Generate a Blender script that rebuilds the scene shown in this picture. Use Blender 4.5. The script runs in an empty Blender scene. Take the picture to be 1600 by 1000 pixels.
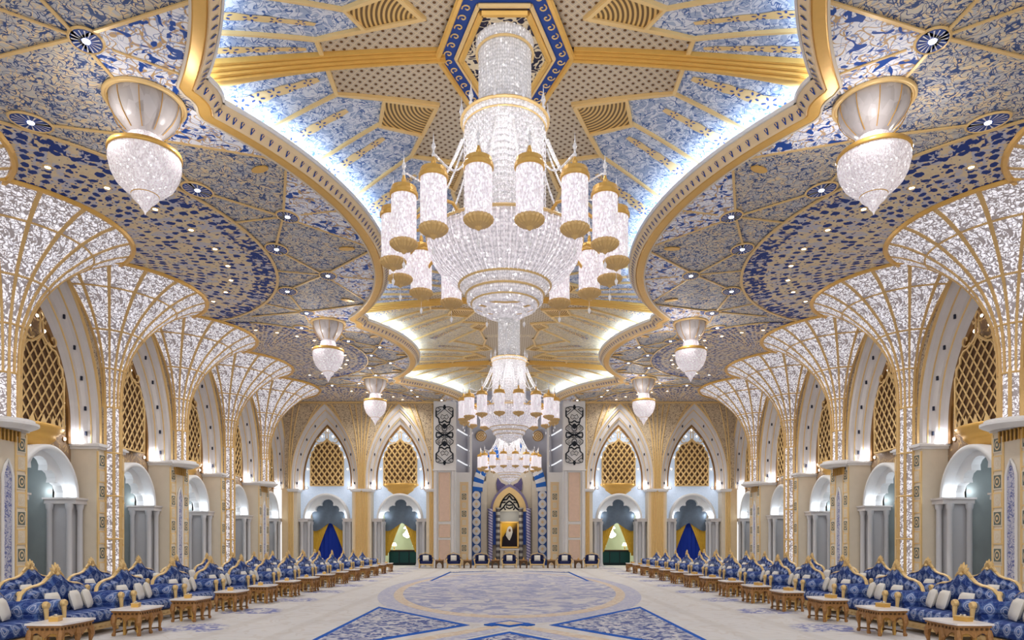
import bpy, math, random
from math import sin, cos, pi, sqrt, radians as R
random.seed(7)
S = bpy.context.scene
COL = S.collection
EYE = 1.8
# ------------------------------------------------------------------ camera
cd = bpy.data.cameras.new('camera'); cam = bpy.data.objects.new('camera', cd); COL.objects.link(cam)
cam.location = (0, 0, EYE); cam.rotation_euler = (R(90), 0, 0)
cd.sensor_width = 36; cd.lens = 24.0; cd.shift_x = .0025; cd.shift_y = .21625
cd.clip_end = 300; S.camera = cam
# ------------------------------------------------------------------ world, exposure
w = bpy.data.worlds.new('world'); S.world = w; w.use_nodes = True
bg = w.node_tree.nodes['Background']; bg.inputs[0].default_value = (1, .98, .98, 1); bg.inputs[1].default_value = 1.3
S.view_settings.view_transform = 'Standard'; S.view_settings.look = 'None'
S.view_settings.gamma = 1; S.view_settings.exposure = -0.06
try: S.view_settings.use_curve_mapping = False
except Exception: pass
CH_W, PEND_W, SPOT_W, COVE_E = 24, 80, 340, 19.0
def lamp(kind, loc, power, col=(1, .975, .95), r=.05, **k):
    l = bpy.data.lights.new(kind.lower() + '_light', kind); l.energy = power; l.color = col
    l.shadow_soft_size = r
    o = bpy.data.objects.new(kind.lower() + '_light', l); o.location = loc; COL.objects.link(o)
    for a, b in k.items(): setattr(l, a, b)
    return o
# ------------------------------------------------------------------ mesh helpers
class MB:
    def __init__(s): s.v = []; s.f = []; s.m = []; s.cm = 0
    def mat(s, i): s.cm = i; return s
    def face(s, idx): s.f.append(tuple(idx)); s.m.append(s.cm)
    def poly(s, pts): b = len(s.v); s.v += [tuple(p) for p in pts]; s.face(range(b, b + len(pts)))
    def box(s, c, d, rz=0):
        x, y, z = c; a, b, h = d[0] / 2, d[1] / 2, d[2] / 2; B = len(s.v); cr, sr = cos(rz), sin(rz)
        for k in (-h, h):
            for i, j in ((-a, -b), (a, -b), (a, b), (-a, b)): s.v.append((x + i * cr - j * sr, y + i * sr + j * cr, z + k))
        for q in ((3, 2, 1, 0), (4, 5, 6, 7), (0, 1, 5, 4), (1, 2, 6, 5), (2, 3, 7, 6), (3, 0, 4, 7)): s.face([B + i for i in q])
        return s
    def grid(s, rows, close=False):
        B = len(s.v); n = len(rows[0])
        for r in rows: s.v += [tuple(p) for p in r]
        for i in range(len(rows) - 1):
            for j in range(n if close else n - 1):
                k = (j + 1) % n
                s.face((B + i * n + j, B + i * n + k, B + (i + 1) * n + k, B + (i + 1) * n + j))
        return s
    def lathe(s, prof, n=24, c=(0, 0, 0), flute=0, a0=0, a1=2 * pi):
        full = a1 - a0 > 6.28; N = n if full else n + 1; rows = []
        for r, z in prof:
            rows.append([(c[0] + (r * (1 - (flute if j % 2 else 0))) * cos(a0 + (a1 - a0) * j / n),
                          c[1] + (r * (1 - (flute if j % 2 else 0))) * sin(a0 + (a1 - a0) * j / n), c[2] + z) for j in range(N)])
        s.grid(rows, close=full)
        return s
    def tube(s, pts, r, n=6, cap=True, flat=1.0):
        rows = []; m = len(pts); up0 = None
        for i, p in enumerate(pts):
            a = pts[max(i - 1, 0)]; b = pts[min(i + 1, m - 1)]
            t = [b[k] - a[k] for k in range(3)]; L = sqrt(sum(q * q for q in t)) or 1; t = [q / L for q in t]
            u = (0, 0, 1) if abs(t[2]) < .9 else (0, 1, 0)
            if up0: u = up0
            x = (t[1] * u[2] - t[2] * u[1], t[2] * u[0] - t[0] * u[2], t[0] * u[1] - t[1] * u[0])
            L = sqrt(sum(q * q for q in x)) or 1; x = [q / L for q in x]
            y = (x[1] * t[2] - x[2] * t[1], x[2] * t[0] - x[0] * t[2], x[0] * t[1] - x[1] * t[0]); up0 = y
            rr = r[i] if isinstance(r, (list, tuple)) else r
            rows.append([tuple(p[k] + rr * (cos(2 * pi * j / n) * x[k] + flat * sin(2 * pi * j / n) * y[k]) for k in range(3)) for j in range(n)])
        s.grid(rows, close=True)
        if cap:
            B = len(s.v); s.v += rows[0] + rows[-1]; s.face(range(B, B + n)); s.face(range(B + n, B + 2 * n))
        return s
    def prism(s, poly, y0, y1):            # polygon in x,z extruded along y
        B = len(s.v); n = len(poly)
        s.v += [(x, y0, z) for x, z in poly] + [(x, y1, z) for x, z in poly]
        s.face(range(B, B + n)); s.face(range(B + 2 * n - 1, B + n - 1, -1))
        for i in range(n): j = (i + 1) % n; s.face((B + i, B + j, B + n + j, B + n + i))
        return s
    def slab(s, poly, z0, z1):             # polygon in x,y extruded along z
        B = len(s.v); n = len(poly)
        s.v += [(x, y, z0) for x, y in poly] + [(x, y, z1) for x, y in poly]
        s.face(range(B, B + n)); s.face(range(B + 2 * n - 1, B + n - 1, -1))
        for i in range(n): j = (i + 1) % n; s.face((B + i, B + j, B + n + j, B + n + i))
        return s
    def mesh(s, name, mats, smooth=False):
        me = bpy.data.meshes.new(name); me.from_pydata(s.v, [], s.f)
        if not isinstance(mats, (list, tuple)): mats = [mats]
        for m in mats: me.materials.append(m)
        if len(mats) > 1: me.polygons.foreach_set('material_index', s.m)
        if smooth: me.polygons.foreach_set('use_smooth', [True] * len(s.f))
        me.update(); return me
def tag(o, label=None, cat=None, group=None, kind=None):
    if label: o['label'] = label
    if cat: o['category'] = cat
    if group: o['group'] = group
    if kind: o['kind'] = kind
    return o
def empty(name, loc=(0, 0, 0), rz=0, **k):
    o = bpy.data.objects.new(name, None); o.location = loc; o.rotation_euler = (0, 0, rz); o.empty_display_size = .2
    COL.objects.link(o); return tag(o, **k)
def put(name, me, parent=None, loc=(0, 0, 0), rz=0, scale=None, **k):
    o = bpy.data.objects.new(name, me); o.location = loc; o.rotation_euler = (0, 0, rz)
    if scale: o.scale = scale
    if parent: o.parent = parent
    COL.objects.link(o); return tag(o, **k)
def copy_tree(o, parent=None):
    c = o.copy(); COL.objects.link(c); c.parent = parent
    for ch in list(o.children): copy_tree(ch, c)
    return c
ORD = ['nearest', 'second', 'third', 'fourth', 'fifth', 'sixth', 'seventh', 'eighth', 'ninth', 'tenth', 'eleventh', 'twelfth', 'thirteenth', 'fourteenth', 'fifteenth', 'sixteenth']
# ------------------------------------------------------------------ materials
class G:
    def __init__(s, name, rough=.5, metal=0.0, coord='Object'):
        s.m = bpy.data.materials.new(name); s.m.use_nodes = True; s.t = s.m.node_tree; s.b = s.t.nodes['Principled BSDF']
        s.b.inputs['Roughness'].default_value = rough; s.b.inputs['Metallic'].default_value = metal; s.b.inputs['Specular IOR Level'].default_value = .18 if metal == 0 else .4
        s.co = s.t.nodes.new('ShaderNodeTexCoord').outputs[coord]
    def new(s, ty, **p):
        n = s.t.nodes.new(ty)
        for a, b in p.items(): setattr(n, a, b)
        return n
    def con(s, a, sock):
        if hasattr(a, 'is_linked') or hasattr(a, 'links'): s.t.links.new(a, sock)
        elif isinstance(a, (tuple, list)): sock.default_value = tuple(a) + ((1,) if len(a) == 3 and sock.type == 'RGBA' else ())
        else: sock.default_value = a
    def mt(s, op, a, b=0.0, c=None):
        n = s.new('ShaderNodeMath', operation=op); s.con(a, n.inputs[0]); s.con(b, n.inputs[1])
        if c is not None: s.con(c, n.inputs[2])
        return n.outputs[0]
    def mix(s, f, a, b):
        n = s.new('ShaderNodeMix', data_type='RGBA'); s.con(f, n.inputs[0]); s.con(a, n.inputs[6]); s.con(b, n.inputs[7]); return n.outputs[2]
    def noise(s, scale, detail=2, dist=0, co=None, out=0):
        n = s.new('ShaderNodeTexNoise'); s.con(co or s.co, n.inputs['Vector']); n.inputs['Scale'].default_value = scale
        n.inputs['Detail'].default_value = detail; n.inputs['Distortion'].default_value = dist; return n.outputs[out]
    def vor(s, scale, rnd=1, co=None, feature='F1', out=0):
        n = s.new('ShaderNodeTexVoronoi', feature=feature); s.con(co or s.co, n.inputs['Vector']); n.inputs['Scale'].default_value = scale
        n.inputs['Randomness'].default_value = rnd; return n.outputs[out]
    def xyz(s, co=None):
        n = s.new('ShaderNodeSeparateXYZ'); s.con(co or s.co, n.inputs[0]); return n.outputs
    def vec(s, x, y, z):
        n = s.new('ShaderNodeCombineXYZ'); s.con(x, n.inputs[0]); s.con(y, n.inputs[1]); s.con(z, n.inputs[2]); return n.outputs[0]
    def step(s, v, e, wd=.02):              # smooth 0..1 as v rises through e
        n = s.new('ShaderNodeMapRange', interpolation_type='SMOOTHSTEP'); s.con(v, n.inputs[0]); n.inputs[1].default_value = e - wd; n.inputs[2].default_value = e + wd
        return n.outputs[0]
    def inv(s, v): return s.mt('SUBTRACT', 1.0, v)
    def curl(s, scale, k, wd, dist=1.0, detail=1.0, co=None, off=0):   # contour lines of a noise: scrollwork
        n = s.noise(scale, detail, dist, co); v = s.mt('FRACT', s.mt('MULTIPLY_ADD', n, k, off)); a = s.mt('ABSOLUTE', s.mt('SUBTRACT', v, .5))
        return s.inv(s.step(a, wd, .04))
    def lines(s, scale, wd, dist=.4, detail=0.0, co=None, chans=3):
        n = s.xyz(s.noise(scale, detail, dist, co, out=1)); a = [s.mt('ABSOLUTE', s.mt('SUBTRACT', q, .5)) for q in n]
        m = s.mt('MINIMUM', a[0], a[1])
        if chans == 3: m = s.mt('MINIMUM', m, a[2])
        return s.inv(s.step(m, wd, wd * .35))
    def color(s, c): s.con(c, s.b.inputs['Base Color']); return s
    def emit(s, c, st, sample=False):
        s.con(c, s.b.inputs['Emission Color']); s.con(st, s.b.inputs['Emission Strength'])
        if not sample: s.m.cycles.emission_sampling = 'NONE'
        return s
    def bump(s, h, st=.4, d=.02):
        n = s.new('ShaderNodeBump'); n.inputs['Strength'].default_value = st; n.inputs['Distance'].default_value = d; s.con(h, n.inputs['Height'])
        s.t.links.new(n.outputs[0], s.b.inputs['Normal']); return s
def plain(name, c, rough=.5, metal=0, em=0, var=.0, sc=4, sample=False):
    g = G(name, rough, metal)
    if var: g.color(g.mix(g.noise(sc, 4), tuple(q * (1 - var) for q in c), tuple(min(1, q * (1 + var)) for q in c)))
    else: g.color(g.mix(g.noise(sc, 2), tuple(q * .97 for q in c), c))
    if em: g.emit(c, em, sample)
    return g.m
gold = plain('gilded moulding', (.72, .43, .11), .32, .35, var=.08, sc=6)
gold_dark = plain('dark gilding', (.55, .31, .07), .35, .4, var=.15, sc=9)
rib_gold = plain('brown gold rib', (.66, .44, .18), .4, .15)
gold_pale = plain('pale gilding', (.74, .52, .23), .38, .15, var=.06, sc=6)
stone_grey = plain('grey lavender stone', (.60, .57, .56), .5, var=.05, sc=3)
stone = plain('cream carved stone', (.68, .60, .48), .5, var=.06, sc=3)
stone_tan = plain('tan stone', (.72, .55, .34), .5, var=.08, sc=3)
door_stone = plain('grey door stone', (.50, .50, .52), .4, var=.05, sc=2)
white_stone = plain('white stone', (.72, .71, .71), .4, var=.05, sc=2)
grey_marble = plain('grey green marble', (.30, .34, .34), .25, var=.2, sc=1.2)
arch_white = plain('pale plaster of door arch', (.74, .75, .76), .4, var=.04, sc=3)
brown_edge = plain('brown gilded edge', (.22, .11, .03), .4, .2)
dark = plain('dark recess', (.02, .025, .05), .5)
bulb = plain('lamp glass', (1, .97, .92), .3, em=9)
navy = plain('navy blue', (.02, .06, .28), .5)
blue = plain('bright blue', (.02, .13, .50), .5)
def m_scroll():
    g = G('beige ceiling with navy scroll', .55)
    t = g.mix(g.step(g.noise(1.1, 2), .5, .12), (.59, .55, .47), (.50, .51, .54))
    t = g.mix(g.lines(2.6, .022, .6), t, (.74, .60, .38))
    t = g.mix(g.lines(4.6, .024, .9), t, (.045, .085, .23))
    g.color(t); return g.m
def m_petal():
    g = G('white ceiling with blue leaves', .5)
    t = g.mix(g.lines(2.6, .026, .6, chans=2), (.86, .87, .93), (.58, .38, .18))
    t = g.mix(g.lines(4.4, .018, .6, chans=2), t, (.25, .32, .55))
    t = g.mix(g.step(g.noise(3.6, 1, 1.0), .60, .012), t, (.008, .07, .36))
    g.color(t); return g.m
def m_blob():
    g = G('blue leaf bands round the columns', .55, coord='UV')
    x, y, z = g.xyz()
    d = g.noise(3.0, 2, .5, out=1)
    def layer(ku, kv, sc_, th):
        n = g.new('ShaderNodeVectorMath', operation='MULTIPLY_ADD'); g.con(d, n.inputs[0]); n.inputs[1].default_value = (.45, .45, 0); g.con(g.vec(g.mt('MULTIPLY', x, ku), g.mt('MULTIPLY', y, kv), 0.0), n.inputs[2])
        return g.inv(g.step(g.vor(sc_, .4, n.outputs[0]), th, .02))
    t = g.mix(g.step(g.noise(1.2, 2, .5), .5, .04), (.50, .50, .58), (.72, .60, .40))
    t = g.mix(g.lines(1.8, .03, .6, chans=2), t, (.70, .56, .36))
    t = g.mix(layer(1.1, 1.9, 1.35, .35), t, (.006, .035, .22))
    t = g.mix(layer(1.7, 3.2, 1.8, .21), t, (.006, .035, .22))
    band = g.mt('MULTIPLY', g.step(y, 7.75, .02), g.step(g.noise(2.6, 2, 1), .52, .03))
    t = g.mix(band, t, (.006, .035, .22))
    g.color(t); return g.m
def m_vault(tan=False):
    g = G('vault panels with blue scroll' if not tan else 'tan vault panels', .55)
    t = g.mix(g.lines(3.4, .06, .9, chans=2), (.34, .40, .54) if not tan else (.56, .45, .28), (.62, .64, .70) if not tan else (.64, .54, .38))
    t = g.mix(g.lines(5.0, .018, .8, chans=2), t, (.07, .13, .32) if not tan else (.32, .30, .30))
    g.color(t); return g.m
def dots(g, k, r, base, dot):
    x, y, z = g.xyz(); u = g.mt('MULTIPLY', g.mt('ADD', x, y), k); v = g.mt('MULTIPLY', g.mt('SUBTRACT', x, y), k)
    fu = g.mt('SUBTRACT', g.mt('FRACT', u), .5); fv = g.mt('SUBTRACT', g.mt('FRACT', v), .5)
    d = g.mt('SQRT', g.mt('ADD', g.mt('MULTIPLY', fu, fu), g.mt('MULTIPLY', fv, fv)))
    ln = g.mt('MAXIMUM', g.step(g.mt('ABSOLUTE', fu), .44, .03), g.step(g.mt('ABSOLUTE', fv), .44, .03))
    return g.mix(g.inv(g.step(d, r, .05)), g.mix(ln, base, (.62, .50, .34)), dot)
def m_dots():
    g = G('tan studded panel', .5); g.color(dots(g, 4.2, .22, (.47, .40, .31), (.13, .06, .02))); return g.m
def m_kite():
    g = G('gold panel with curved grooves', .4, .2)
    x, y, z = g.xyz(); d = g.mt('SQRT', g.mt('ADD', g.mt('MULTIPLY', x, x), g.mt('MULTIPLY', y, y)))
    s_ = g.step(g.mt('SINE', g.mt('MULTIPLY', d, 62)), 0, .3); g.color(g.mix(s_, (.70, .46, .16), (.16, .09, .03))); g.bump(s_, .5, .02); return g.m
def m_trellis(emis):
    g = G('backlit fretwork' if emis else 'carved beige fretwork', .5)
    a = g.noise(5.4, .5, .8); v = g.mt('ABSOLUTE', g.mt('SUBTRACT', g.mt('FRACT', g.mt('MULTIPLY', a, 4.0)), .5))
    f = g.mt('MULTIPLY', g.inv(g.step(v, .245, .05)), g.step(g.vor(8.0, .5, feature='DISTANCE_TO_EDGE'), .06, .03))
    if emis:
        g.color(g.mix(f, (.36, .33, .33), (.93, .92, 1))); g.emit(g.mix(f, (.14, .12, .13), (.90, .91, 1)), .62)
    else: g.color(g.mix(f, (.60, .48, .32), (.26, .20, .16)))
    return g.m
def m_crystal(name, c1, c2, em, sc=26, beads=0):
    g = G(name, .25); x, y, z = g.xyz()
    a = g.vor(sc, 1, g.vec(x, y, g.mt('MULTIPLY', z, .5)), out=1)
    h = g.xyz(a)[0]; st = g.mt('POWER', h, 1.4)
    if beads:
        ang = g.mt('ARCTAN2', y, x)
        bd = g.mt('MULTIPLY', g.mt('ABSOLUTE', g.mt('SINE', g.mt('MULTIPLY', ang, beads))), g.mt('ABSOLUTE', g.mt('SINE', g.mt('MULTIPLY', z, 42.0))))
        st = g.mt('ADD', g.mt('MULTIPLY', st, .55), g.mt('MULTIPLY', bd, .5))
    sp = g.step(g.xyz(g.vor(sc * .7, 1, out=1))[1], .965, .01)  # sparkle: glints painted as bright specks in the emission
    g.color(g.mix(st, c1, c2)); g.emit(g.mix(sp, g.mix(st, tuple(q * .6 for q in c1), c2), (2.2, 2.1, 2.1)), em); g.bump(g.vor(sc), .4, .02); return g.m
def m_damask():
    g = G('blue damask', .75)
    x, y, z = g.xyz(); u = g.mt('MULTIPLY', g.mt('ADD', x, g.mt('MULTIPLY', y, .9)), 25.0); v = g.mt('MULTIPLY', z, 21.0)
    wv = g.mt('ADD', g.mt('COSINE', u), g.mt('COSINE', g.mt('ADD', v, g.mt('MULTIPLY', y, 4.0))))
    t = g.mix(g.step(wv, -.1, .15), (.018, .045, .20), (.07, .13, .33))
    t = g.mix(g.mt('MULTIPLY', g.step(wv, .45, .12), g.inv(g.step(wv, .95, .12))), t, (.36, .42, .60))
    t = g.mix(g.mt('MULTIPLY', g.step(wv, 1.3, .1), g.inv(g.step(wv, 1.7, .1))), t, (.42, .46, .62))
    t = g.mix(g.mt('MULTIPLY', g.curl(9, 3, .1, .5), .3), t, (.20, .28, .52))
    g.color(t); return g.m
def m_carpet():
    g = G('cream woven carpet', .95); x, y, z = g.xyz()
    t = g.mix(g.noise(.8, 4), (.58, .57, .57), (.70, .68, .66))
    t = g.mix(g.mt('MULTIPLY', g.curl(1.2, 5, .12, 1), .35), t, (.52, .46, .40))
    ax = g.mt('ABSOLUTE', x)
    st = g.mt('MULTIPLY', g.step(g.mt('SINE', g.mt('MULTIPLY', ax, 4.6)), .8, .15), .3)
    t = g.mix(st, t, (.50, .46, .42))
    dx = g.mt('DIVIDE', g.mt('SUBTRACT', ax, 6.6), .75)
    dy = g.mt('DIVIDE', g.mt('SUBTRACT', g.mt('FRACT', g.mt('DIVIDE', y, 3.4)), .1), .33)
    d = g.mt('ADD', g.mt('MULTIPLY', dx, dx), g.mt('MULTIPLY', dy, dy))
    m = g.mt('MULTIPLY', g.inv(g.step(d, .9, .3)), g.step(g.noise(5, 3, 1), .5, .05))
    t = g.mix(m, t, (.20, .22, .44))
    g.color(t); g.bump(g.noise(60, 3), .15, .01); return g.m
def m_speck(name, c1, c2, sc=3.5, th=.52, c3=None):
    g = G(name, .95); t = g.mix(g.step(g.noise(sc, 3, 1.2), th, .05), c1, c2)
    if c3: t = g.mix(g.curl(1.4, 4, .1, 1.2), t, c3)
    g.color(t); return g.m
scroll, petal, blobm, vaultm, dotm, kitem = m_scroll(), m_petal(), m_blob(), m_vault(), m_dots(), m_kite(); vaultt = m_vault(True)
tre_lit, tre_dull = m_trellis(True), m_trellis(False)
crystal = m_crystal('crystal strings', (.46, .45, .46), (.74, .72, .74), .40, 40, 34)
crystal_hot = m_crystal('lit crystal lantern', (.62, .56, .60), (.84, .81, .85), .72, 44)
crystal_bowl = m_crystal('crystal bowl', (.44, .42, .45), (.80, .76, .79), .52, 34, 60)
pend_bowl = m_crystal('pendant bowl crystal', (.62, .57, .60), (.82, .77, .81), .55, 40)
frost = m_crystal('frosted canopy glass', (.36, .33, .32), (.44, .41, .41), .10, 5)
damask, carpet = m_damask(), m_carpet()
cream_cloth = plain('cream pillow cloth', (.82, .79, .72), .85)
wood = plain('carved gilt wood', (.33, .16, .05), .45, .1, var=.5, sc=24)
wood_dark = plain('dark carved wood', (.10, .05, .02), .4, var=.3, sc=20)
marble_top = plain('white marble', (.80, .76, .74), .25, var=.04)
curt_gold = plain('mustard curtain', (.62, .38, .05), .8, var=.15, sc=5)
curt_grey = plain('slate blue drapery', (.12, .15, .19), .8, var=.2, sc=5)
pink_panel = plain('pink stone panel', (.66, .48, .38), .5, var=.12, sc=5)
# ------------------------------------------------------------------ ceiling outline (half width of the coffer at depth y)
LOBES = [(16.9, 7.65, 12.4), (16.9, 23.3, 12.4), (13.4, 36.6, 8.3), (12.0, 50.0, 8.9)]
CUSP = [15.5, 31.15, 42.05]
Y0, YB = -1.5, 48.9
def e_l(y):
    b = 99
    for cx, cy, r in LOBES:
        q = r * r - (y - cy) ** 2
        if q > 0: b = min(b, cx - sqrt(q))
    return min(b, 9.0)
BOSS = [(e_l(c) + .45, c, .9) for c in CUSP]
def e(y):
    b = e_l(y)
    for cx, cy, r in BOSS:
        q = r * r - (y - cy) ** 2
        if q > 0: b = min(b, cx - sqrt(q))
    return b
YS = []
y = Y0
while y < YB: YS.append(y); y += .12
for cx, cy, r in BOSS: YS += [cy + r * sin(a * pi / 40) for a in range(-20, 21)]
YS = sorted(YS + [YB - .001]); YS = [a for i, a in enumerate(YS) if i == 0 or a - YS[i - 1] > .004]
CZ = 11.8
def vz(x, y):
    w_ = e_l(y) + .8; t = min(1, abs(x) / w_)
    return 12.3 + .62 * (1 - t ** 2)
floor = put('floor', MB().slab([(-18.6, -6), (18.6, -6), (18.6, 56), (-18.6, 56)], -.3, 0).mesh('floor', carpet), kind='structure')
ceil = empty('ceiling', kind='structure')
vault = empty('ceiling', kind='structure')
for sg in (-1, 1):
    m = MB(); m.grid([[(sg * (e(y) + .2), y, CZ + .02), (sg * 18.4, y, CZ + .02)] for y in YS])
    put('soffit', m.mesh('soffit', scroll), ceil)
    # normals of the outline
    pts = [(e(y), y) for y in YS]; nr = []
    for i in range(len(pts)):
        a, b = pts[max(0, i - 1)], pts[min(len(pts) - 1, i + 1)]; dx, dy = b[0] - a[0], b[1] - a[1]; L = sqrt(dx * dx + dy * dy); nr.append((dy / L, -dx / L))
    def sweep(prof, mt_, name, step_=1):
        mb = MB(); rows = [[(sg * (p[0] + n[0] * q[0]), p[1] + n[1] * q[0], q[1]) for q in prof] for p, n in list(zip(pts, nr))[::step_]]
        mb.grid(rows); return put(name, mb.mesh(name, mt_, False), ceil)
    sweep([(.34, CZ + .02), (.34, CZ - .06), (.28, CZ - .08), (.06, CZ - .08), (.03, CZ - .05)], gold, 'gilded_band')
    sweep([(.36, CZ + .02), (.36, CZ - .09), (.31, CZ - .09), (.31, CZ - .03)], stone, 'cream_bead')
    sweep([(.03, CZ - .05), (.0, CZ - .1), (-.03, CZ - .05), (-.16, CZ + .1), (-.21, CZ + .22)], stone_tan, 'ornament_band')
    sweep([(-.21, CZ + .20), (-.26, CZ + .20), (-.26, CZ + .30), (-.2, CZ + .30), (.9, CZ + .30), (.9, CZ + .6)], white_stone, 'cove_ledge')
    # palmettes on the ornament band
    mb = MB(); acc = 0
    for i in range(1, len(pts)):
        acc += sqrt((pts[i][0] - pts[i - 1][0]) ** 2 + (pts[i][1] - pts[i - 1][1]) ** 2)
        if acc > .17:
            acc = 0; p, n = pts[i], nr[i]; t = (-n[1], n[0])
            P = lambda o, z, q: (sg * (p[0] + n[0] * o + t[0] * q), p[1] + n[1] * o + t[1] * q, z)
            mb.mat(0).poly([P(-.05, CZ - .05, -.012), P(-.05, CZ - .05, .012), P(-.15, CZ + .055, .05), P(-.17, CZ + .08, 0), P(-.15, CZ + .055, -.05)])
            mb.mat(1).poly([P(-.11, CZ - .0, -.008), P(-.11, CZ - .0, .008), P(-.165, CZ + .06, .02), P(-.165, CZ + .06, -.02)])
    put('palmettes', mb.mesh('palmettes', [navy, gold_pale]), ceil, kind='stuff')
    # hidden light trough: a real strip lamp lying on the ledge behind the lip
    g = G('cove lamp', .5); g.color((.8, .9, 1)); g.emit((.62, .80, 1), COVE_E, True)
    mb = MB(); mb.grid([[(sg * (p[0] + n[0] * q[0]), p[1] + n[1] * q[0], q[1]) for q in ((-.02, CZ + .31), (-.02, CZ + .36), (.12, CZ + .36), (.12, CZ + .31))] for p, n in list(zip(pts, nr))[::3]])
    put('strip_lamp', mb.mesh('strip_lamp', g.m), ceil)
# ------------------------------------------------------------------ vault with panels
HEX = [(-.1, 15.5, 1, 1), (0, 31.15, .9, .78), (0, 42.05, .85, .62)]     # centre x, y, scale across, scale along
QUAD = [(4.1, 0), (4.1, 1.1), (1.7, 1.75), (2.25, 2.95), (2.7, 3.9), (1.2, 4.5), (1.7, 6.0), (1.5, 7.9), (0, 7.9)]
def inside(px, py, poly):
    c = False; n = len(poly)
    for i in range(n):
        x1, y1 = poly[i]; x2, y2 = poly[(i + 1) % n]
        if (y1 > py) != (y2 > py) and px < (x2 - x1) * (py - y1) / (y2 - y1) + x1: c = not c
    return c
QP = [(0, -.1)] + [(4.1, -.1)] + QUAD[1:]
def sbn(h, y): return .62 if (h is HEX[0] and y < h[1]) else h[3]
def cell(y):
    k = 0 if y < 23.3 else (1 if y < 36.6 else 2)
    return HEX[k]
mb = MB(); NX = 96; rows = []
ys = [Y0 + i * (YB + 1.2 - Y0) / 430 for i in range(431)]
for y in ys: wv = e_l(min(y, YB)) + .85; rows.append([(wv * (2 * j / NX - 1), y, vz(wv * (2 * j / NX - 1), min(y, YB))) for j in range(NX + 1)])
mb.grid(rows)
for fi, f in enumerate(mb.f):
    a, b = mb.v[f[0]], mb.v[f[2]]; cx, cy = (a[0] + b[0]) / 2, (a[1] + b[1]) / 2; h = cell(cy)
    if inside(abs(cx - h[0]) / h[2], abs(cy - h[1]) / sbn(h, cy), QP): mb.m[fi] = 1
    elif cy > 31.15: mb.m[fi] = 2
put('vault_shell', mb.mesh('vault_shell', [vaultm, dotm, vaultt]), vault)
def on_vault(pts, w_, dz=.03, th=.05):
    """a bar lying on the underside of the vault"""
    mbx = MB(); P = []
    for i in range(len(pts) - 1):
        (x0, y0), (x1, y1) = pts[i], pts[i + 1]; L = sqrt((x1 - x0) ** 2 + (y1 - y0) ** 2); n = max(1, int(L / .4))
        for k in range(n + (i == len(pts) - 2)): t = k / n; P.append((x0 + (x1 - x0) * t, y0 + (y1 - y0) * t))
    rows = []
    for i, p in enumerate(P):
        a, b = P[max(0, i - 1)], P[min(len(P) - 1, i + 1)]; dx, dy = b[0] - a[0], b[1] - a[1]; L = sqrt(dx * dx + dy * dy) or 1; nx, ny = -dy / L * w_ / 2, dx / L * w_ / 2
        z = vz(p[0], p[1]); rows.append([(p[0] - nx, p[1] - ny, z), (p[0] - nx, p[1] - ny, z - dz - th), (p[0] + nx, p[1] + ny, z - dz - th), (p[0] + nx, p[1] + ny, z)])
    mbx.grid(rows); return mbx
RAYS = [((4.1, 1.1), 25), ((3.3, 2.35), 32), ((2.7, 3.9), 40), ((1.7, 5.4), 52)]
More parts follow.
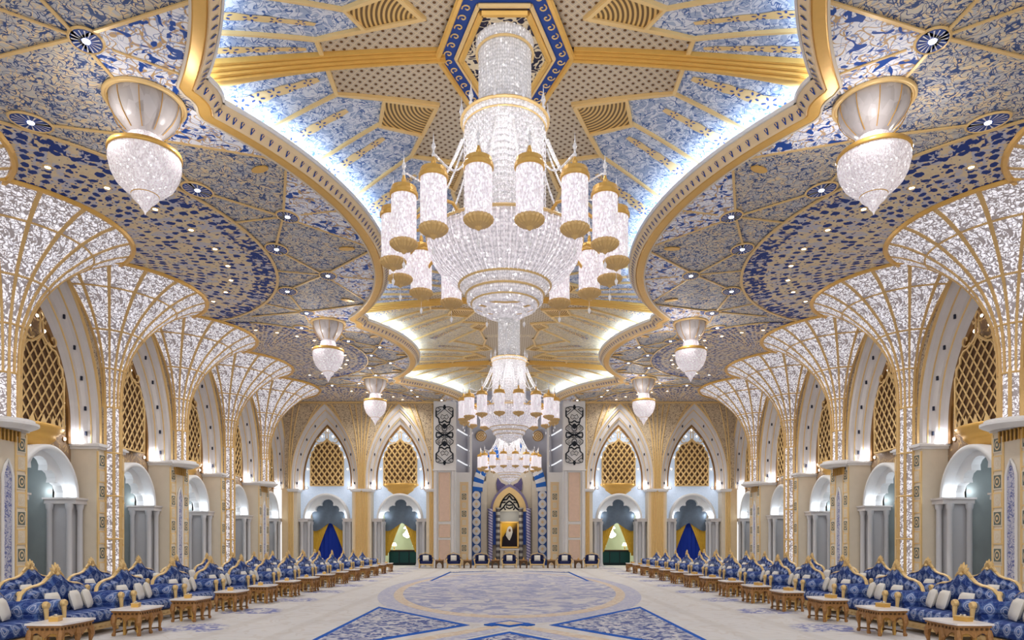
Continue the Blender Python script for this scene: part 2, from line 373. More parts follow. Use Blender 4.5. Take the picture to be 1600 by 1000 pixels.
for hi, (hx, hy, sa, sb) in enumerate(HEX):
    for qx in (-1, 1):
        for qy in (-1, 1):
            T = lambda a, b: (hx + qx * a * sa, hy + qy * b * (.62 if (hi == 0 and qy < 0) else sb))
            put('panel_border', on_vault([T(*p) for p in QUAD[:-1]], .10).mesh('panel_border', gold_pale), vault)
            for (p0, an) in RAYS:
                L = .2
                while True:
                    q = T(p0[0] + L * cos(R(an)), p0[1] + L * sin(R(an)))
                    if abs(q[0]) > e_l(min(q[1], YB)) + .6 or L > 9 or (p0[1] + L * sin(R(an))) > 7.85: break
                    L += .15
                put('panel_bar', on_vault([T(*p0), T(p0[0] + L * cos(R(an)), p0[1] + L * sin(R(an)))], .06).mesh('panel_bar', gold_pale), vault)
            # flower bands
            for (p0, an, LM) in (((4.4, .6), 13, 2.7), ((4.0, 1.75), 27, 3.2), ((3.3, 3.0), 35, 3.4), ((2.7, 4.9), 44, 2.6)):
                mbb = MB(); n = 9; dx, dy = cos(R(an)), sin(R(an)); L = LM; rows = []
                for i in range(n + 1):
                    t = i / n; c = (p0[0] + dx * L * t, p0[1] + dy * L * t); wd = (.09 + .16 * t) * (1 if i % 2 else .72); r_ = []
                    for s_ in (-1, 1):
                        x_, y_ = T(c[0] - dy * wd * s_, c[1] + dx * wd * s_); r_.append((x_, y_, vz(x_, y_) - .012))
                    rows.append(r_)
                mbb.mat(0).grid(rows)
                for i in range(6):
                    t = (i + .6) / 6; c = (p0[0] + dx * L * t, p0[1] + dy * L * t); rr = .075 + .09 * t; big = t > .8
                    for k in range(5 if not big else 8):
                        a = 2 * pi * k / (5 if not big else 8) + i; m_ = (c[0] + rr * cos(a), c[1] + rr * sin(a)); pl = []
                        for j in range(5):
                            b_ = 2 * pi * j / 5; x_, y_ = T(m_[0] + rr * (.5 * cos(b_) * cos(a) - .24 * sin(b_) * sin(a)), m_[1] + rr * (.5 * cos(b_) * sin(a) + .24 * sin(b_) * cos(a))); pl.append((x_, y_, vz(x_, y_) - .02))
                        mbb.mat(1 if not big or k % 2 else 2).poly(pl)
                put('flower_band', mbb.mesh('flower_band', [gold_pale, navy, blue]), vault)
            # kite panels with curved grooves
            for K in ([(1.75, 1.8), (3.0, 1.42), (3.3, 2.4), (2.25, 2.95)], [(1.25, 4.55), (1.75, 4.3), (2.2, 5.0), (1.6, 5.9)]):
                o = T(*K[0]); mk = MB(); pl = [(T(*p)[0] - o[0], T(*p)[1] - o[1], vz(*T(*p)) - .05) for p in K]
                mk.poly(pl); mk.poly([(p[0], p[1], p[2] + .03) for p in pl])
                put('grooved_kite', mk.mesh('grooved_kite', kitem), vault, (o[0], o[1], 0))
                put('kite_border', on_vault([T(*p) for p in K + K[:1]], .09, .05).mesh('kite_border', gold_pale), vault)
    # transverse ribs with flutes
    for s_ in (-1, 1):
        for k, off in enumerate((-.21, -.14, -.07, 0, .07, .14, .21)):
            rows = []; mbx = MB(); x1 = e_l(hy) - .1
            for i in range(25):
                t = i / 24; x_ = s_ * (1.45 * sa + (x1 - 1.45 * sa) * t) ; wd = (.55 + .35 * t + .55 * t ** 4) * sb ** .5; yy = hy + off * wd * 1.35; z = vz(x_, hy) - .08 - .05 * (3 - abs(k - 3)) - .06 * t
                a = .036 * wd * 1.25
                rows.append([(x_, yy - a, z + .12), (x_, yy - a * .7, z), (x_, yy + a * .7, z), (x_, yy + a, z + .12)])
            mbx.grid(rows); put('rib_fillet', mbx.mesh('rib_fillet', gold), vault)
    # hexagonal boss plate
    hexa = empty('hexagonal_ceiling_panel', (hx, hy, vz(0, hy)), 0, label='gold framed navy hexagonal ceiling plate above the ' + ['largest and nearest', 'middle', 'farthest'][hi] + ' chandelier', cat='ceiling panel')
    hexa.scale = (sa, sb, 1)
    def hp(k): return [(x_ * k, y_ * k) for x_, y_ in ((1.5, 0), (.72, 2.1), (-.72, 2.1), (-1.5, 0), (-.72, -2.1), (.72, -2.1))]
    put('navy_plate', MB().slab(hp(1), -.14, .0).mesh('navy_plate', navy), hexa)
    g = G('black and cream arabesque', .5); g.color(g.mix(g.curl(3.4, 3, .16, 1.4), (.02, .02, .05), (.72, .62, .44)))
    put('arabesque_plate', MB().slab(hp(.66), -.19, -.1).mesh('arabesque_plate', g.m), hexa)
    for k, r_, z_, m_ in ((1.02, .07, -.15, gold), (.74, .05, -.17, gold_pale), (.66, .07, -.2, gold)):
        P = hp(k); mbx = MB(); P3 = [(x_, y_, z_) for x_, y_ in P]
        for i in range(6): mbx.tube([P3[i], P3[(i + 1) % 6]], r_, 6)
        put('hexagon_frame', mbx.mesh('hexagon_frame', m_), hexa)
    mbx = MB(); P = hp(.88)
    for i in range(6):
        a, b = P[i], P[(i + 1) % 6]; L = sqrt((a[0] - b[0]) ** 2 + (a[1] - b[1]) ** 2); n = int(L / .26)
        for k in range(n):
            t = (k + .5) / n; c = (a[0] + (b[0] - a[0]) * t, a[1] + (b[1] - a[1]) * t)
            mbx.tube([(c[0] + (.10 - .008 * q) * cos(q * .62 + i), c[1] + (.10 - .008 * q) * sin(q * .62 + i), -.15) for q in range(11)], .017, 4)
    put('wave_scrolls', mbx.mesh('wave_scrolls', gold_pale), hexa, kind='stuff')
# ------------------------------------------------------------------ side ceilings: bands, petals and fans round each lobe
def clipped(mbx, ylo, yhi, uvc=None, xmax=18.3):
    import bmesh
    me = bpy.data.meshes.new('tmp'); me.from_pydata(mbx.v, [], mbx.f); bm = bmesh.new(); bm.from_mesh(me)
    for co, no in (((0, ylo, 0), (0, -1, 0)), ((0, yhi, 0), (0, 1, 0)), ((xmax, 0, 0), (1, 0, 0)), ((-xmax, 0, 0), (-1, 0, 0))):
        bmesh.ops.bisect_plane(bm, geom=bm.verts[:] + bm.edges[:] + bm.faces[:], plane_co=co, plane_no=no, clear_outer=True)
    if uvc:
        uv = bm.loops.layers.uv.new('uv')
        for f in bm.faces:
            for l in f.loops:
                dx, dy = l.vert.co.x - uvc[0], l.vert.co.y - uvc[1]; r = sqrt(dx * dx + dy * dy); a = math.atan2(dy, dx * uvc[3])
                l[uv].uv = (a * 14, r / uvc[2])
    bm.to_mesh(me); bm.free(); return me
YR = [(Y0, 15.5), (15.5, 31.15), (31.15, 42.05), (42.05, 48.9)]
for sg in (-1, 1):
    for li, (cx, cy, rr) in enumerate(LOBES):
        k = rr / 12.4; ylo, yhi = YR[li]; C = (sg * cx, cy)
        P = lambda r, a, z=CZ: (C[0] - sg * r * k * cos(R(a)), C[1] + r * k * sin(R(a)), z)
        A = range(-178, 182, 2)
        mbx = MB(); mbx.grid([[P(r, a, CZ - .004) for a in A] for r in (.5, 2, 4, 6, 8.5)])
        me = clipped(mbx, ylo, yhi, (C[0], C[1], k, -sg)); me.materials.append(blobm); put('leaf_band', me, ceil)
        for r1, r2 in ((8.46, 8.56),):
            mbx = MB(); mbx.grid([[P(r, a, z) for a in A] for r, z in ((r1, CZ), (r1, CZ - .04), (r2, CZ - .04), (r2, CZ))])
            me = clipped(mbx, ylo, yhi); me.materials.append(gold_pale); put('circle_bead', me, ceil)
        def bar(p, q, wd=.07):
            dx, dy = q[0] - p[0], q[1] - p[1]; L = sqrt(dx * dx + dy * dy); nx, ny = -dy / L * wd / 2, dx / L * wd / 2
            m_ = MB(); m_.slab([(p[0] - nx, p[1] - ny), (q[0] - nx, q[1] - ny), (q[0] + nx, q[1] + ny), (p[0] + nx, p[1] + ny)], CZ - .035, CZ)
            me = clipped(m_, ylo, yhi); me.materials.append(gold_pale)
            if len(me.vertices): put('ceiling_bar', me, ceil)
            else: bpy.data.meshes.remove(me)
        H = (11.7, 13.0, 13.0, 14)[li]
        for j in range(-4, 4):
            ac = H * (2 * j + 1)
            if not (ylo + .1 < P(11.8, ac)[1] < yhi - .1) and not (ylo + .1 < P(11.8, ac - 9)[1] < yhi) and not (ylo < P(11.8, ac + 9)[1] < yhi - .1): continue
            arc = [P(12.15, ac + q, CZ - .008) for q in [u * H * .095 for u in range(-10, 11)]]
            mbx = MB(); mbx.poly([P(10.25, ac, CZ - .008)] + arc)
            me = clipped(mbx, ylo, yhi); me.materials.append(petal)
            if len(me.vertices): put('petal_panel', me, ceil)
            bar(P(10.2, ac), P(12.15, ac - H * .95)); bar(P(10.2, ac), P(12.15, ac + H * .95)); bar(P(12.15, ac), P(10.8, ac), .045)
            bar(P(10.2, ac), P(8.9, ac - H)); bar(P(10.2, ac), P(8.9, ac + H)); bar(P(10.2, ac), P(8.5, ac), .05)
            for (r0, a0, sz) in ((10.35, ac, .36), (8.95, ac - H, .42)):
                c = P(r0, a0)
                if not (ylo + .3 < c[1] < yhi - .3) or abs(c[0]) > 16: continue
                fan = empty('fan_medallion', c); fan.parent = ceil; fan.scale = (k ** .5, k ** .5, 1)
                d0 = math.atan2(C[1] - c[1], C[0] - c[0]) + (pi if sz < .4 else pi)
                n = 18; rim = [(sz * 1.0 * cos(2 * pi * q / n) * .8, sz * sin(2 * pi * q / n)) for q in range(n)]
                put('medallion_disc', MB().slab(rim, -.035, -.0).mesh('medallion_disc', navy), fan, rz=d0)
                mbx = MB()
                for q in range(16):
                    a_ = R(22.5 * q + 11); mbx.poly([(.2 * sz * cos(a_), .2 * sz * sin(a_), -.045), (sz * .72 * cos(a_ - .06), sz * .92 * sin(a_ - .06), -.045), (sz * .72 * cos(a_ + .06), sz * .92 * sin(a_ + .06), -.045)])
                put('fan_rays', mbx.mesh('fan_rays', white_stone), fan, rz=d0)
                mbx = MB(); mbx.tube([(x_ * 1.06, y_ * 1.06, -.02) for x_, y_ in rim + rim[:1]], .035, 4); put('medallion_rim', mbx.mesh('medallion_rim', gold_pale), fan, rz=d0)
                mbx = MB(); mbx.lathe([(.001, -.06), (.07, -.055), (.08, -.03)], 10); put('lamp', mbx.mesh('lamp', bulb), fan)
            # small gilded leaf between two petals
            c = P(11.35, ac - H)
            if ylo + .3 < c[1] < yhi - .3:
                mbx = MB(); mbx.slab([(.28 * cos(q * pi / 6), .13 * sin(q * pi / 6)) for q in range(12)], -.03, 0); put('gilded_leaf', mbx.mesh('gilded_leaf', gold), ceil, c, rz=math.atan2(C[1] - c[1], C[0] - c[0]))
        # downlights
        for a in range(-72, 73, 12):
            c = P(6.85, a)
            if not (ylo + .2 < c[1] < yhi - .2) or abs(c[0]) > 15.2: continue
            if not hasattr(ceil, '_x') and 'DL' not in globals(): DL = (MB().lathe([(.001, -.02), (.07, -.02), (.075, 0)], 12).mesh('lens', bulb), MB().lathe([(.075, 0), (.075, -.03), (.11, -.03), (.12, 0)], 12).mesh('bezel', gold_pale))
            d = empty('downlight', c, label='small white downlight, ' + ORD[(a + 72) // 12] + ' one of the ' + ('outermost near', 'first whole', 'second whole', 'far corner')[li] + ' blue leaf band, ' + ('left' if sg < 0 else 'right') + ' ceiling', cat='ceiling light', group='downlights in the blue leaf bands')
            put('lens', DL[0], d); put('bezel', DL[1], d)
            if a % 24 == 0:
                lamp('SPOT', (c[0], c[1], CZ - .08), SPOT_W, r=.08, spot_size=R(150), spot_blend=.8)
# ------------------------------------------------------------------ arched wall bays
def parch(wd, h, z0, zb, n=14):
    """pointed arch outline, foot - apex - foot, as (s, z)"""
    Rr = (h * h + wd * wd) / (2 * wd); fm = math.asin(min(1, h / Rr)); r = [(wd, zb)]
    for i in range(n + 1): a = fm * i / n; r.append((max(0, wd - Rr + Rr * cos(a)), z0 + Rr * sin(a)))
    return [(-x, z) for x, z in r] + r[::-1][1:]
IN, OUT = parch(1.75, 4.04, 6.2, 5.55), parch(2.42, 5.55, 6.2, 5.55)
def lerp(t): return [(a[0] + (b[0] - a[0]) * t, a[1] + (b[1] - a[1]) * t) for a, b in zip(IN, OUT)]
def arch_strip(prof):
    mb = MB(); mb.grid([[(x, y, z) for x, z in lerp(t)] for t, y in prof]); return mb
def MB_thick(a, w_):
    m = MB()
    for i in range(0, len(a.v), 8):
        p = [sum(q[k] for q in a.v[i:i + 4]) / 4 for k in range(3)]; t = [sum(q[k] for q in a.v[i + 4:i + 8]) / 4 for k in range(3)]; m.tube([p, t], w_, 4, cap=False)
    return m
def bay_protos():
    P = {}
    a = MB(); V = [(.05, -.12), (.2, -.22), (.28, -.34)], [(.33, -.38), (.36, -.46), (.60, -.54), (.66, -.62)], [(.71, -.66), (.80, -.80), (.95, -.86)]
    for q in V: a.grid([[(x, y, z) for x, z in lerp(t)] for t, y in q])
    P['archivolt'] = a.mesh('archivolt', stone_grey)
    a = MB()
    for q in ([(.28, -.34), (.28, -.37), (.33, -.38)], [(.66, -.62), (.66, -.66), (.71, -.66)], [(.95, -.86), (.95, -.95), (1.02, -.95), (1.02, -.9)]): a.grid([[(x, y, z) for x, z in lerp(t)] for t, y in q])
    P['gilded_line'] = a.mesh('gilded_line', gold_pale)
    P['brown_edge'] = arch_strip([(-.10, 0), (-.10, -.10), (.05, -.12)]).mesh('brown_edge', brown_edge)
    a = MB(); L = lerp(.48)
    for i in (3, 6, 9, 12, 15): 
        for q in (i, len(L) - 1 - i):
            if abs(L[q][0]) > .5: a.box((L[q][0], -.53, L[q][1]), (.07, .06, .16))
    a.box((-L[0][0], -.53, 6.0), (.07, .06, .16)); a.box((L[0][0], -.53, 6.0), (.07, .06, .16))
    P['lamp_slots'] = a.mesh('lamp_slots', dark)
    a = MB()
    for sgn in (-1, 1):
        pts = [p for p in lerp(1.0) if p[0] * sgn >= 0]
        a.grid([[(x, -.9, z) for x, z in pts], [(sgn * 2.86, -.9, z) for x, z in pts]])
    P['spandrel'] = a.mesh('spandrel', tre_dull)
    # lattice screen
    out = [(1.2, 5.85), (1.2, 7.9), (1.12, 8.0), (1.12, 8.25), (.92, 8.42), (.9, 8.62), (.72, 8.82), (.5, 8.86), (.2, 9.05), (0, 9.25)]
    OL = [(-x, z) for x, z in out][:-1] + out[::-1]
    poly = [(-x, z) for x, z in out] + out[::-1][1:]
    P['screen_back'] = MB().prism(poly, -.16, -.12).mesh('screen_back', plain('dark lattice ground', (.13, .07, .035), .6, var=.4, sc=3))
    a = MB()
    for dr in (-1, 1):
        c = -14.0
        while c < 14:
            c += .40; seg = []
            for i in range(0, 90):
                z = 5.85 + i * .04; x = c + dr * (z - 7.5) * .72
                if inside(x, z, poly): seg.append((x, z))
                elif len(seg) > 3: break
                else: seg = [] if len(seg) <= 3 else seg
            if len(seg) > 3: a.tube([(seg[0][0], -.22, seg[0][1]), (seg[-1][0], -.22, seg[-1][1])], .034, 4, cap=False)
    P['lattice_bars'] = a.mesh('lattice_bars', gold_pale)
    P['lattice_heavy'] = MB_thick(a, .062).mesh('lattice_bars', gold_pale)
    a = MB(); a.tube([(x, -.22, z) for x, z in OL + OL[:1]], .05, 5)
    for s_ in (-1, 1):
        a.tube([(s_ * x, -.22, z) for x, z in [(.0, 9.12), (.1, 9.3), (.08, 9.6), (.05, 9.75)]], .035, 5)
        a.tube([(s_ * (.62 + (.26 - .018 * i) * cos(-2.6 + i * .5)), -.22, 9.18 + (.26 - .018 * i) * sin(-2.6 + i * .5)) for i in range(13)], .035, 5)
        a.tube([(s_ * x, -.22, z) for x, z in [(.05, 9.75), (.13, 9.9), (.0, 10.08)]], .03, 5)
        a.tube([(s_ * x, -.22, z) for x, z in [(.06, 9.72), (.2, 9.66), (.24, 9.78)]], .026, 5)
    P['screen_frame'] = a.mesh('screen_frame', gold_pale)
    # balcony corbel
    a = MB(); a.lathe([(1.28, 6.0), (1.34, 5.95), (1.3, 5.86), (1.1, 5.72), (.98, 5.62), (1.0, 5.56), (.9, 5.46), (.7, 5.32), (.62, 5.24), (.3, 5.18), (0.02, 5.1)], 20, (0, .15, 0), a0=pi, a1=2 * pi)
    a.v = [(x, .15 + (y - .15) * .62, z) for x, y, z in a.v]
    P['balcony_corbel'] = a.mesh('balcony_corbel', gold, True)
    a = MB()
    for i in range(9):
        t = R(190 + 20 * i); c = (1.27 * cos(t), .15 + 1.27 * .62 * sin(t)); d = .14
        a.poly([(c[0] - d * abs(sin(t)), c[1] - d * .5 * cos(t), 5.98), (c[0] + d * abs(sin(t)), c[1] + d * .5 * cos(t), 5.98), (c[0] * .97, c[1], 6.32)])
    P['balcony_leaves'] = a.mesh('balcony_leaves', gold_pale)
    P['bulb'] = MB().lathe([(.001, -.075), (.05, -.06), (.07, -.01), (.06, .02)], 8).mesh('bulb', bulb)
    P['socket'] = MB().lathe([(.115, 0), (.115, -.03), (.07, -.04)], 8).mesh('socket', brown_edge)
    # door surround
    n = 24; A = [pi * i / n for i in range(n + 1)]
    ring = lambda rx, rz, y: [(rx * cos(t), y, 3.42 + rz * sin(t)) for t in A]
    P['door_arch'] = MB().grid([ring(1.66, 1.86, 0), ring(1.66, 1.86, -.52), ring(1.60, 1.80, -.57), ring(1.52, 1.70, -.57), ring(1.50, 1.68, -.50), ring(1.50, 1.68, -.14)]).mesh('door_arch', arch_white, True)
    LB = [(1.3, 3.42), (1.32, 3.65), (1.2, 3.9), (1.0, 4.0), (.84, 3.98), (.88, 4.15), (.8, 4.32), (.62, 4.42), (.42, 4.4), (.44, 4.6), (.34, 4.76), (.18, 4.85), (0, 4.88)]
    LB = LB + [(-x, z) for x, z in LB[:-1][::-1]]
    inner = lambda y: [(x, y, z) for x, z in LB]
    P['lobed_arch'] = MB().grid([ring(1.52, 1.70, -.14), inner(-.14), inner(.2), ring(1.5, 1.68, .2)]).mesh('lobed_arch', arch_white)
    a = MB(); a.grid([[(s_[0], -.02, s_[2]) for s_ in ring(1.6, 1.8, 0)], [(2.0 * (1 if t < pi / 2 else -1), -.02, 3.42 + 2.3 * sin(t)) for t in A]])
    P['tympanum'] = a.mesh('tympanum', None)
    a = MB()
    for s_ in (-1, 1):
        a.box((s_ * 1.68, .05, 1.62), (.54, .8, 3.24)); 
    P['door_jamb'] = a.mesh('door_jamb', door_stone)
    P['capital'] = MB().box((0, 0, .09), (.74, 1.2, .18)).box((0, 0, .20), (.84, 1.3, .07)).mesh('capital', stone_grey)
    P['colonnette'] = MB().lathe([(.16, 0), (.16, .12), (.12, .18), (.105, .3), (.1, 3.0), (.13, 3.05), (.15, 3.24)], 10).mesh('colonnette', plain('pale column stone', (.60, .60, .62), .35), True)
    a = MB(); a.grid([[(-1.36, y, z) for z in (0, 5.4)] for y in (.3, 1.4)]); a.grid([[(1.36, y, z) for z in (0, 5.4)] for y in (.3, 1.4)]); a.poly([(-1.36, 1.4, 0), (1.36, 1.4, 0), (1.36, 1.4, 5.4), (-1.36, 1.4, 5.4)])
    P['marble_niche'] = a.mesh('marble_niche', grey_marble)
    P['niche_cornice'] = MB().box((0, 1.36, 3.42), (2.72, .05, .07)).mesh('niche_cornice', stone)
    P['dark_jamb_strip'] = MB().box((-1.33, .85, 2.2), (.05, .9, 4.4)).mesh('dark_jamb_strip', dark)  # thin dark panel along the near jamb of the niche
    P['pier_body'] = MB().box((0, 0, 2.7), (1.78, 1.5, 5.4)).mesh('pier_body', stone)
    P['cornice'] = MB().box((0, 0, .05), (1.90, 1.64, .10)).box((0, 0, .13), (2.04, 1.8, .07)).box((0, 0, .19), (1.92, 1.68, .06)).mesh('cornice', white_stone)
    fr = MB(); fr.mat(0).box((0, 0, 0), (.40, .03, .5)); fr.mat(1).box((0, -.014, 0), (.32, .012, .42)); fr.mat(2)
    fr.prism([(.13 * cos(i * pi / 6), .17 * sin(i * pi / 6)) for i in range(12)], -.026, -.018); fr.mat(1).prism([(.095 * cos(i * pi / 6), .125 * sin(i * pi / 6)) for i in range(12)], -.031, -.026); fr.mat(2).prism([(.04 * cos(i * pi / 3), .06 * sin(i * pi / 3)) for i in range(6)], -.036, -.031)
    tm = plain('dark green mosaic', (.13, .15, .13), .5, var=.4, sc=20); tc = plain('embossed cream', (.66, .56, .42), .5, var=.15, sc=20)
    P['tile_dark'] = fr.mesh('tile', [stone, tm, stone_tan]); P['tile_pale'] = fr.mesh('tile', [gold_pale, tc, stone])
    P['pilaster_strip'] = MB().box((0, 0, 2.7), (.07, .05, 5.2)).mesh('pilaster_strip', gold_pale)
    pn = [(-.22, .5), (-.22, 3.9), (-.12, 4.2), (0, 4.4), (.12, 4.2), (.22, 3.9), (.22, .5)]
    P['niche_frame'] = MB().tube([(x, 0, z) for x, z in pn], .05, 5).mesh('niche_frame', white_stone)
    g = G('lavender mosaic', .5); g.color(g.mix(g.curl(7, 3, .14, 1), (.50, .50, .58), (.14, .16, .34))); P['niche_panel'] = MB().prism(pn, .0, .03).mesh('niche_panel', g.m)
    P['round_cornice'] = MB().lathe([(.45, .02), (.62, -.12), (.66, -.12), (.86, -.02), (.92, .02), (.92, .10), (.8, .14), (.8, .2), (.3, .22)], 18, a0=-pi, a1=0).mesh('round_cornice', white_stone)
    P['bracket'] = MB().mat(0).prism([(-.03, 0), (.03, 0), (.03, .36), (-.03, .36)], -.07, 0).mat(1).prism([(.03, .02), (.12, .02), (.12, .34), (.03, .34)], -.012, 0).mesh('bracket', [gold_dark, dark])  # dark bars imitate the shaded gaps between brackets
    P['uplight'] = MB().box((0, 0, .05), (.16, .16, .12)).mesh('uplight', bulb)
    #P['lobe_light'] = MB().box((0, 0, 0), (.12, .12, .5)).mesh('lobe_light', plain('cool lamp', (.85, .92, 1), em=7, sample=True))
    return P
PB = bay_protos()
g = G('brown and gold mosaic', .5); g.color(g.mix(g.curl(2.6, 4, .1, 1), g.mix(g.noise(2, 3), (.20, .12, .07), (.36, .26, .17)), (.55, .38, .18)))
mosaic_brown = g.m
g = G('pale blue ground with glow', .4); c_ = g.mix(g.vor(9, .3, feature='DISTANCE_TO_EDGE'), (.42, .50, .62), (.66, .74, .84)); g.color(c_); g.emit(c_, .5)  # glow put into the ground stands in for lamplight behind the screen
mosaic_blue = g.m
win_back = {}
for nm, m_ in (('b', mosaic_brown), ('l', mosaic_blue)):
    a = MB(); pts = lerp(0); a.poly([(x, 0, z) for x, z in pts]); win_back[nm] = a.mesh('mosaic_ground', m_)
    t_ = PB['tympanum'].copy(); t_.materials.clear(); t_.materials.append(m_); win_back[nm + 't'] = t_
wn = [0]
def bay(x, y, rz, blue_=False, balcony=False, curtain=None, nearsign=-1):
    wn[0] += 1; k = wn[0]
    wi = empty('window_%d' % k, (x, y, 0), rz, kind='structure')
    for nm in ('archivolt', 'gilded_line', 'brown_edge', 'lamp_slots', 'spandrel', 'screen_back', 'lattice_bars', 'screen_frame'):
        o = put(nm, PB['lattice_heavy' if blue_ and nm == 'lattice_bars' else nm], wi)
        if nm == 'lattice_bars': o['kind'] = 'stuff'
    put('mosaic_ground', win_back['l' if blue_ else 'b'], wi)
    if balcony: put('balcony_corbel', PB['balcony_corbel'], wi); put('balcony_leaves', PB['balcony_leaves'], wi)
    L = parch(1.53, 3.7, 6.2, 5.7)
    for q in (0, 4, 7, 10, 13, 15, 17, 20, 23, 26, len(L) - 1):
        b = put('window_lamp', PB['socket'], wi, (L[q][0], -.02, L[q][1])); b.rotation_euler = (R(-90), 0, 0)
        c = put('bulb', PB['bulb'], b)
    do = empty('door_%d' % k, (x, y, 0), rz, kind='structure')
    for nm in ('door_arch', 'lobed_arch', 'door_jamb'): put(nm, PB[nm], do)
    put('tympanum', win_back['lt' if blue_ else 'bt'], do)
    for s_ in (-1, 1):
        put('capital', PB['capital'], do, (s_ * 1.62, -.05, 3.22))
        for (a, b) in ((1.74, -.5), (1.28, -.38), (1.28, .36)): put('colonnette', PB['colonnette'], do, (s_ * a, b, 0))
        put('uplight', PB['uplight'], wi, (s_ * 1.88, -.45, 5.62))
        cr, sr = cos(rz), sin(rz); lx, ly = s_ * 1.80, -.42
        lamp('POINT', (x + lx * cr - ly * sr, y + lx * sr + ly * cr, 5.95), 9, (.86, .89, 1), .06)
        lx, ly = s_ * 1.30, -.34; lamp('POINT', (x + lx * cr - ly * sr, y + lx * sr + ly * cr, 3.66), 7, (.80, .90, 1), .04)
        lx, ly = s_ * 1.15, .42; lamp('POINT', (x + lx * cr - ly * sr, y + lx * sr + ly * cr, 3.7), 7, (.9, .95, 1), .04)
    if curtain is None:
        put('marble_niche', PB['marble_niche'], do); put('niche_cornice', PB['niche_cornice'], do); put('dark_jamb_strip', PB['dark_jamb_strip'], do, scale=(-nearsign, 1, 1))
        cr, sr = cos(rz), sin(rz); lx, ly = 0, .8
        lamp('POINT', (x + lx * cr - ly * sr, y + lx * sr + ly * cr, 4.3), 22, (.85, .92, 1), .1)
    else: curtains(do, x, y, curtain)
    return wi, do
def curtains(do, x, y, kind):
    # draped valance and parted curtains, each a pleated sheet
    rows = []
    for i in range(9):
        v = i / 8; r = []
        for j in range(49):
            u = -1 + j / 24; bot = 3.15 - .78 * (abs(u) ** 1.3) * (1.35 - abs(u) ** 3 * .7); top = 4.95
            r.append((u * 1.3, .62 + .05 * sin(u * 9 + v * 5) + .03 * sin(v * 22), top + (bot - top) * v))
        rows.append(r)
    put('valance', MB().grid(rows).mesh('valance', curt_grey, True), do, label='slate blue draped valance')
    for s_ in (-1, 1):
        rows = []
        for i in range(17):
            v = i / 16; xi = 1.02 * v ** .85 + .015; z = 3.3 - 2.55 * v
            if v > .93: xi = 1.08
            rows.append([(s_ * (xi + (1.27 - xi) * j / 20), .74 + .035 * sin(j * 1.9 + v), z - .12 * (1 - j / 20) * 0) for j in range(21)])
        put('curtain', MB().grid(rows).mesh('curtain', curt_gold, True), do, label='mustard curtain drawn to the side')
    if kind == 'navy':
        put('navy_drape', MB().grid([[(-1.3 + 2.6 * j / 40, .95 + .05 * sin(j * 1.3), z) for j in range(41)] for z in (0, 5)]).mesh('navy_drape', plain('deep blue drape', (.01, .035, .30), .7, em=.05), True), do)
    else:
        rm = plain('pale green room', (.60, .64, .50), .6, var=.05); a = MB()
        a.poly([(-2.5, 5, 0), (2.5, 5, 0), (2.5, 5, 5), (-2.5, 5, 5)]); a.grid([[(-2.5, q, z) for z in (0, 5)] for q in (.9, 5)]); a.grid([[(2.5, q, z) for z in (0, 5)] for q in (.9, 5)]); a.poly([(-2.5, .9, 5), (2.5, .9, 5), (2.5, 5, 5), (-2.5, 5, 5)])
        put('room_walls', a.mesh('room_walls', rm), do)
        lamp('POINT', (x, y + 2.6, 3.0), 210, (.97, 1, .86), .15)
        c = empty('chandelier_small', (x, y + 3.2, 0), label='small glowing chandelier in the green room behind the ' + ('first' if x < 0 else 'second') + ' parted curtain from the left', cat='chandelier')
        put('light_globe', MB().lathe([(.02, 2.05), (.3, 2.2), (.36, 2.35), (.2, 2.5), (.05, 2.75), (.3, 2.8), (.1, 3.1), (.03, 3.3)], 12).mesh('light_globe', plain('lit globe', (1, 1, .9), em=2.5)), c)
        put('stem', MB().tube([(0, 0, 3.2), (0, 0, 5)], .02, 5).mesh('stem', gold), c)
        s2 = empty('dark_sideboard', (x, y + 1.9, 0), label='dark teal sideboard behind the ' + ('first' if x < 0 else 'second') + ' parted curtain from the left', cat='sideboard')
        mt_ = plain('dark teal lacquer', (.01, .025, .03), .3)
        put('body', MB().box((0, 0, .6), (2.3, .5, 1.0)).box((0, 0, .05), (2.2, .45, .1)).mesh('body', mt_), s2)
        put('top_board', MB().box((0, 0, 1.13), (2.4, .56, .06)).mesh('top_board', wood_dark), s2)
        for q in (-.75, 0, .75): put('door', MB().box((q, -.26, .6), (.66, .03, .8)).mesh('door', plain('teal panel', (.01, .06, .06), .3)), s2)
        for q in (-.8, .8):
            t = empty('table_lamp', (x + q, y + 1.9, 1.16), label='white shaded lamp at the ' + ('left' if q < 0 else 'right') + ' end of the teal sideboard behind the ' + ('first' if x < 0 else 'second') + ' parted curtain', cat='lamp')
            put('lamp_shade', MB().lathe([(.2, .3), (.12, .55)], 12).mesh('lamp_shade', plain('lamp shade', (1, .98, .85), em=2.0)), t)
            put('base', MB().lathe([(.09, 0), (.03, .05), (.05, .15), (.02, .3)], 8).mesh('base', gold), t)
PITCH = 5.67; COLY = [21.65 + PITCH * (k - 1) for k in range(0, 6)]
XW = 17.0
for sg in (-1, 1):
    rz = R(90) if sg < 0 else R(-90)
    for i, yc in enumerate(COLY):
        bay(sg * XW, yc + PITCH / 2, rz, balcony=(i % 2 == 1), nearsign=sg * 1)
    wl = empty('wall_left' if sg < 0 else 'wall_right', kind='structure')
    put('outer_wall', MB().box((sg * 18.7, 25.5, 6), (.2, 56, 12.6)).mesh('outer_wall', stone), wl)
    put('near_wall', MB().box((sg * 17.4, 6.2, 5.9), (2.6, 17, 11.8)).mesh('near_wall', stone), wl)
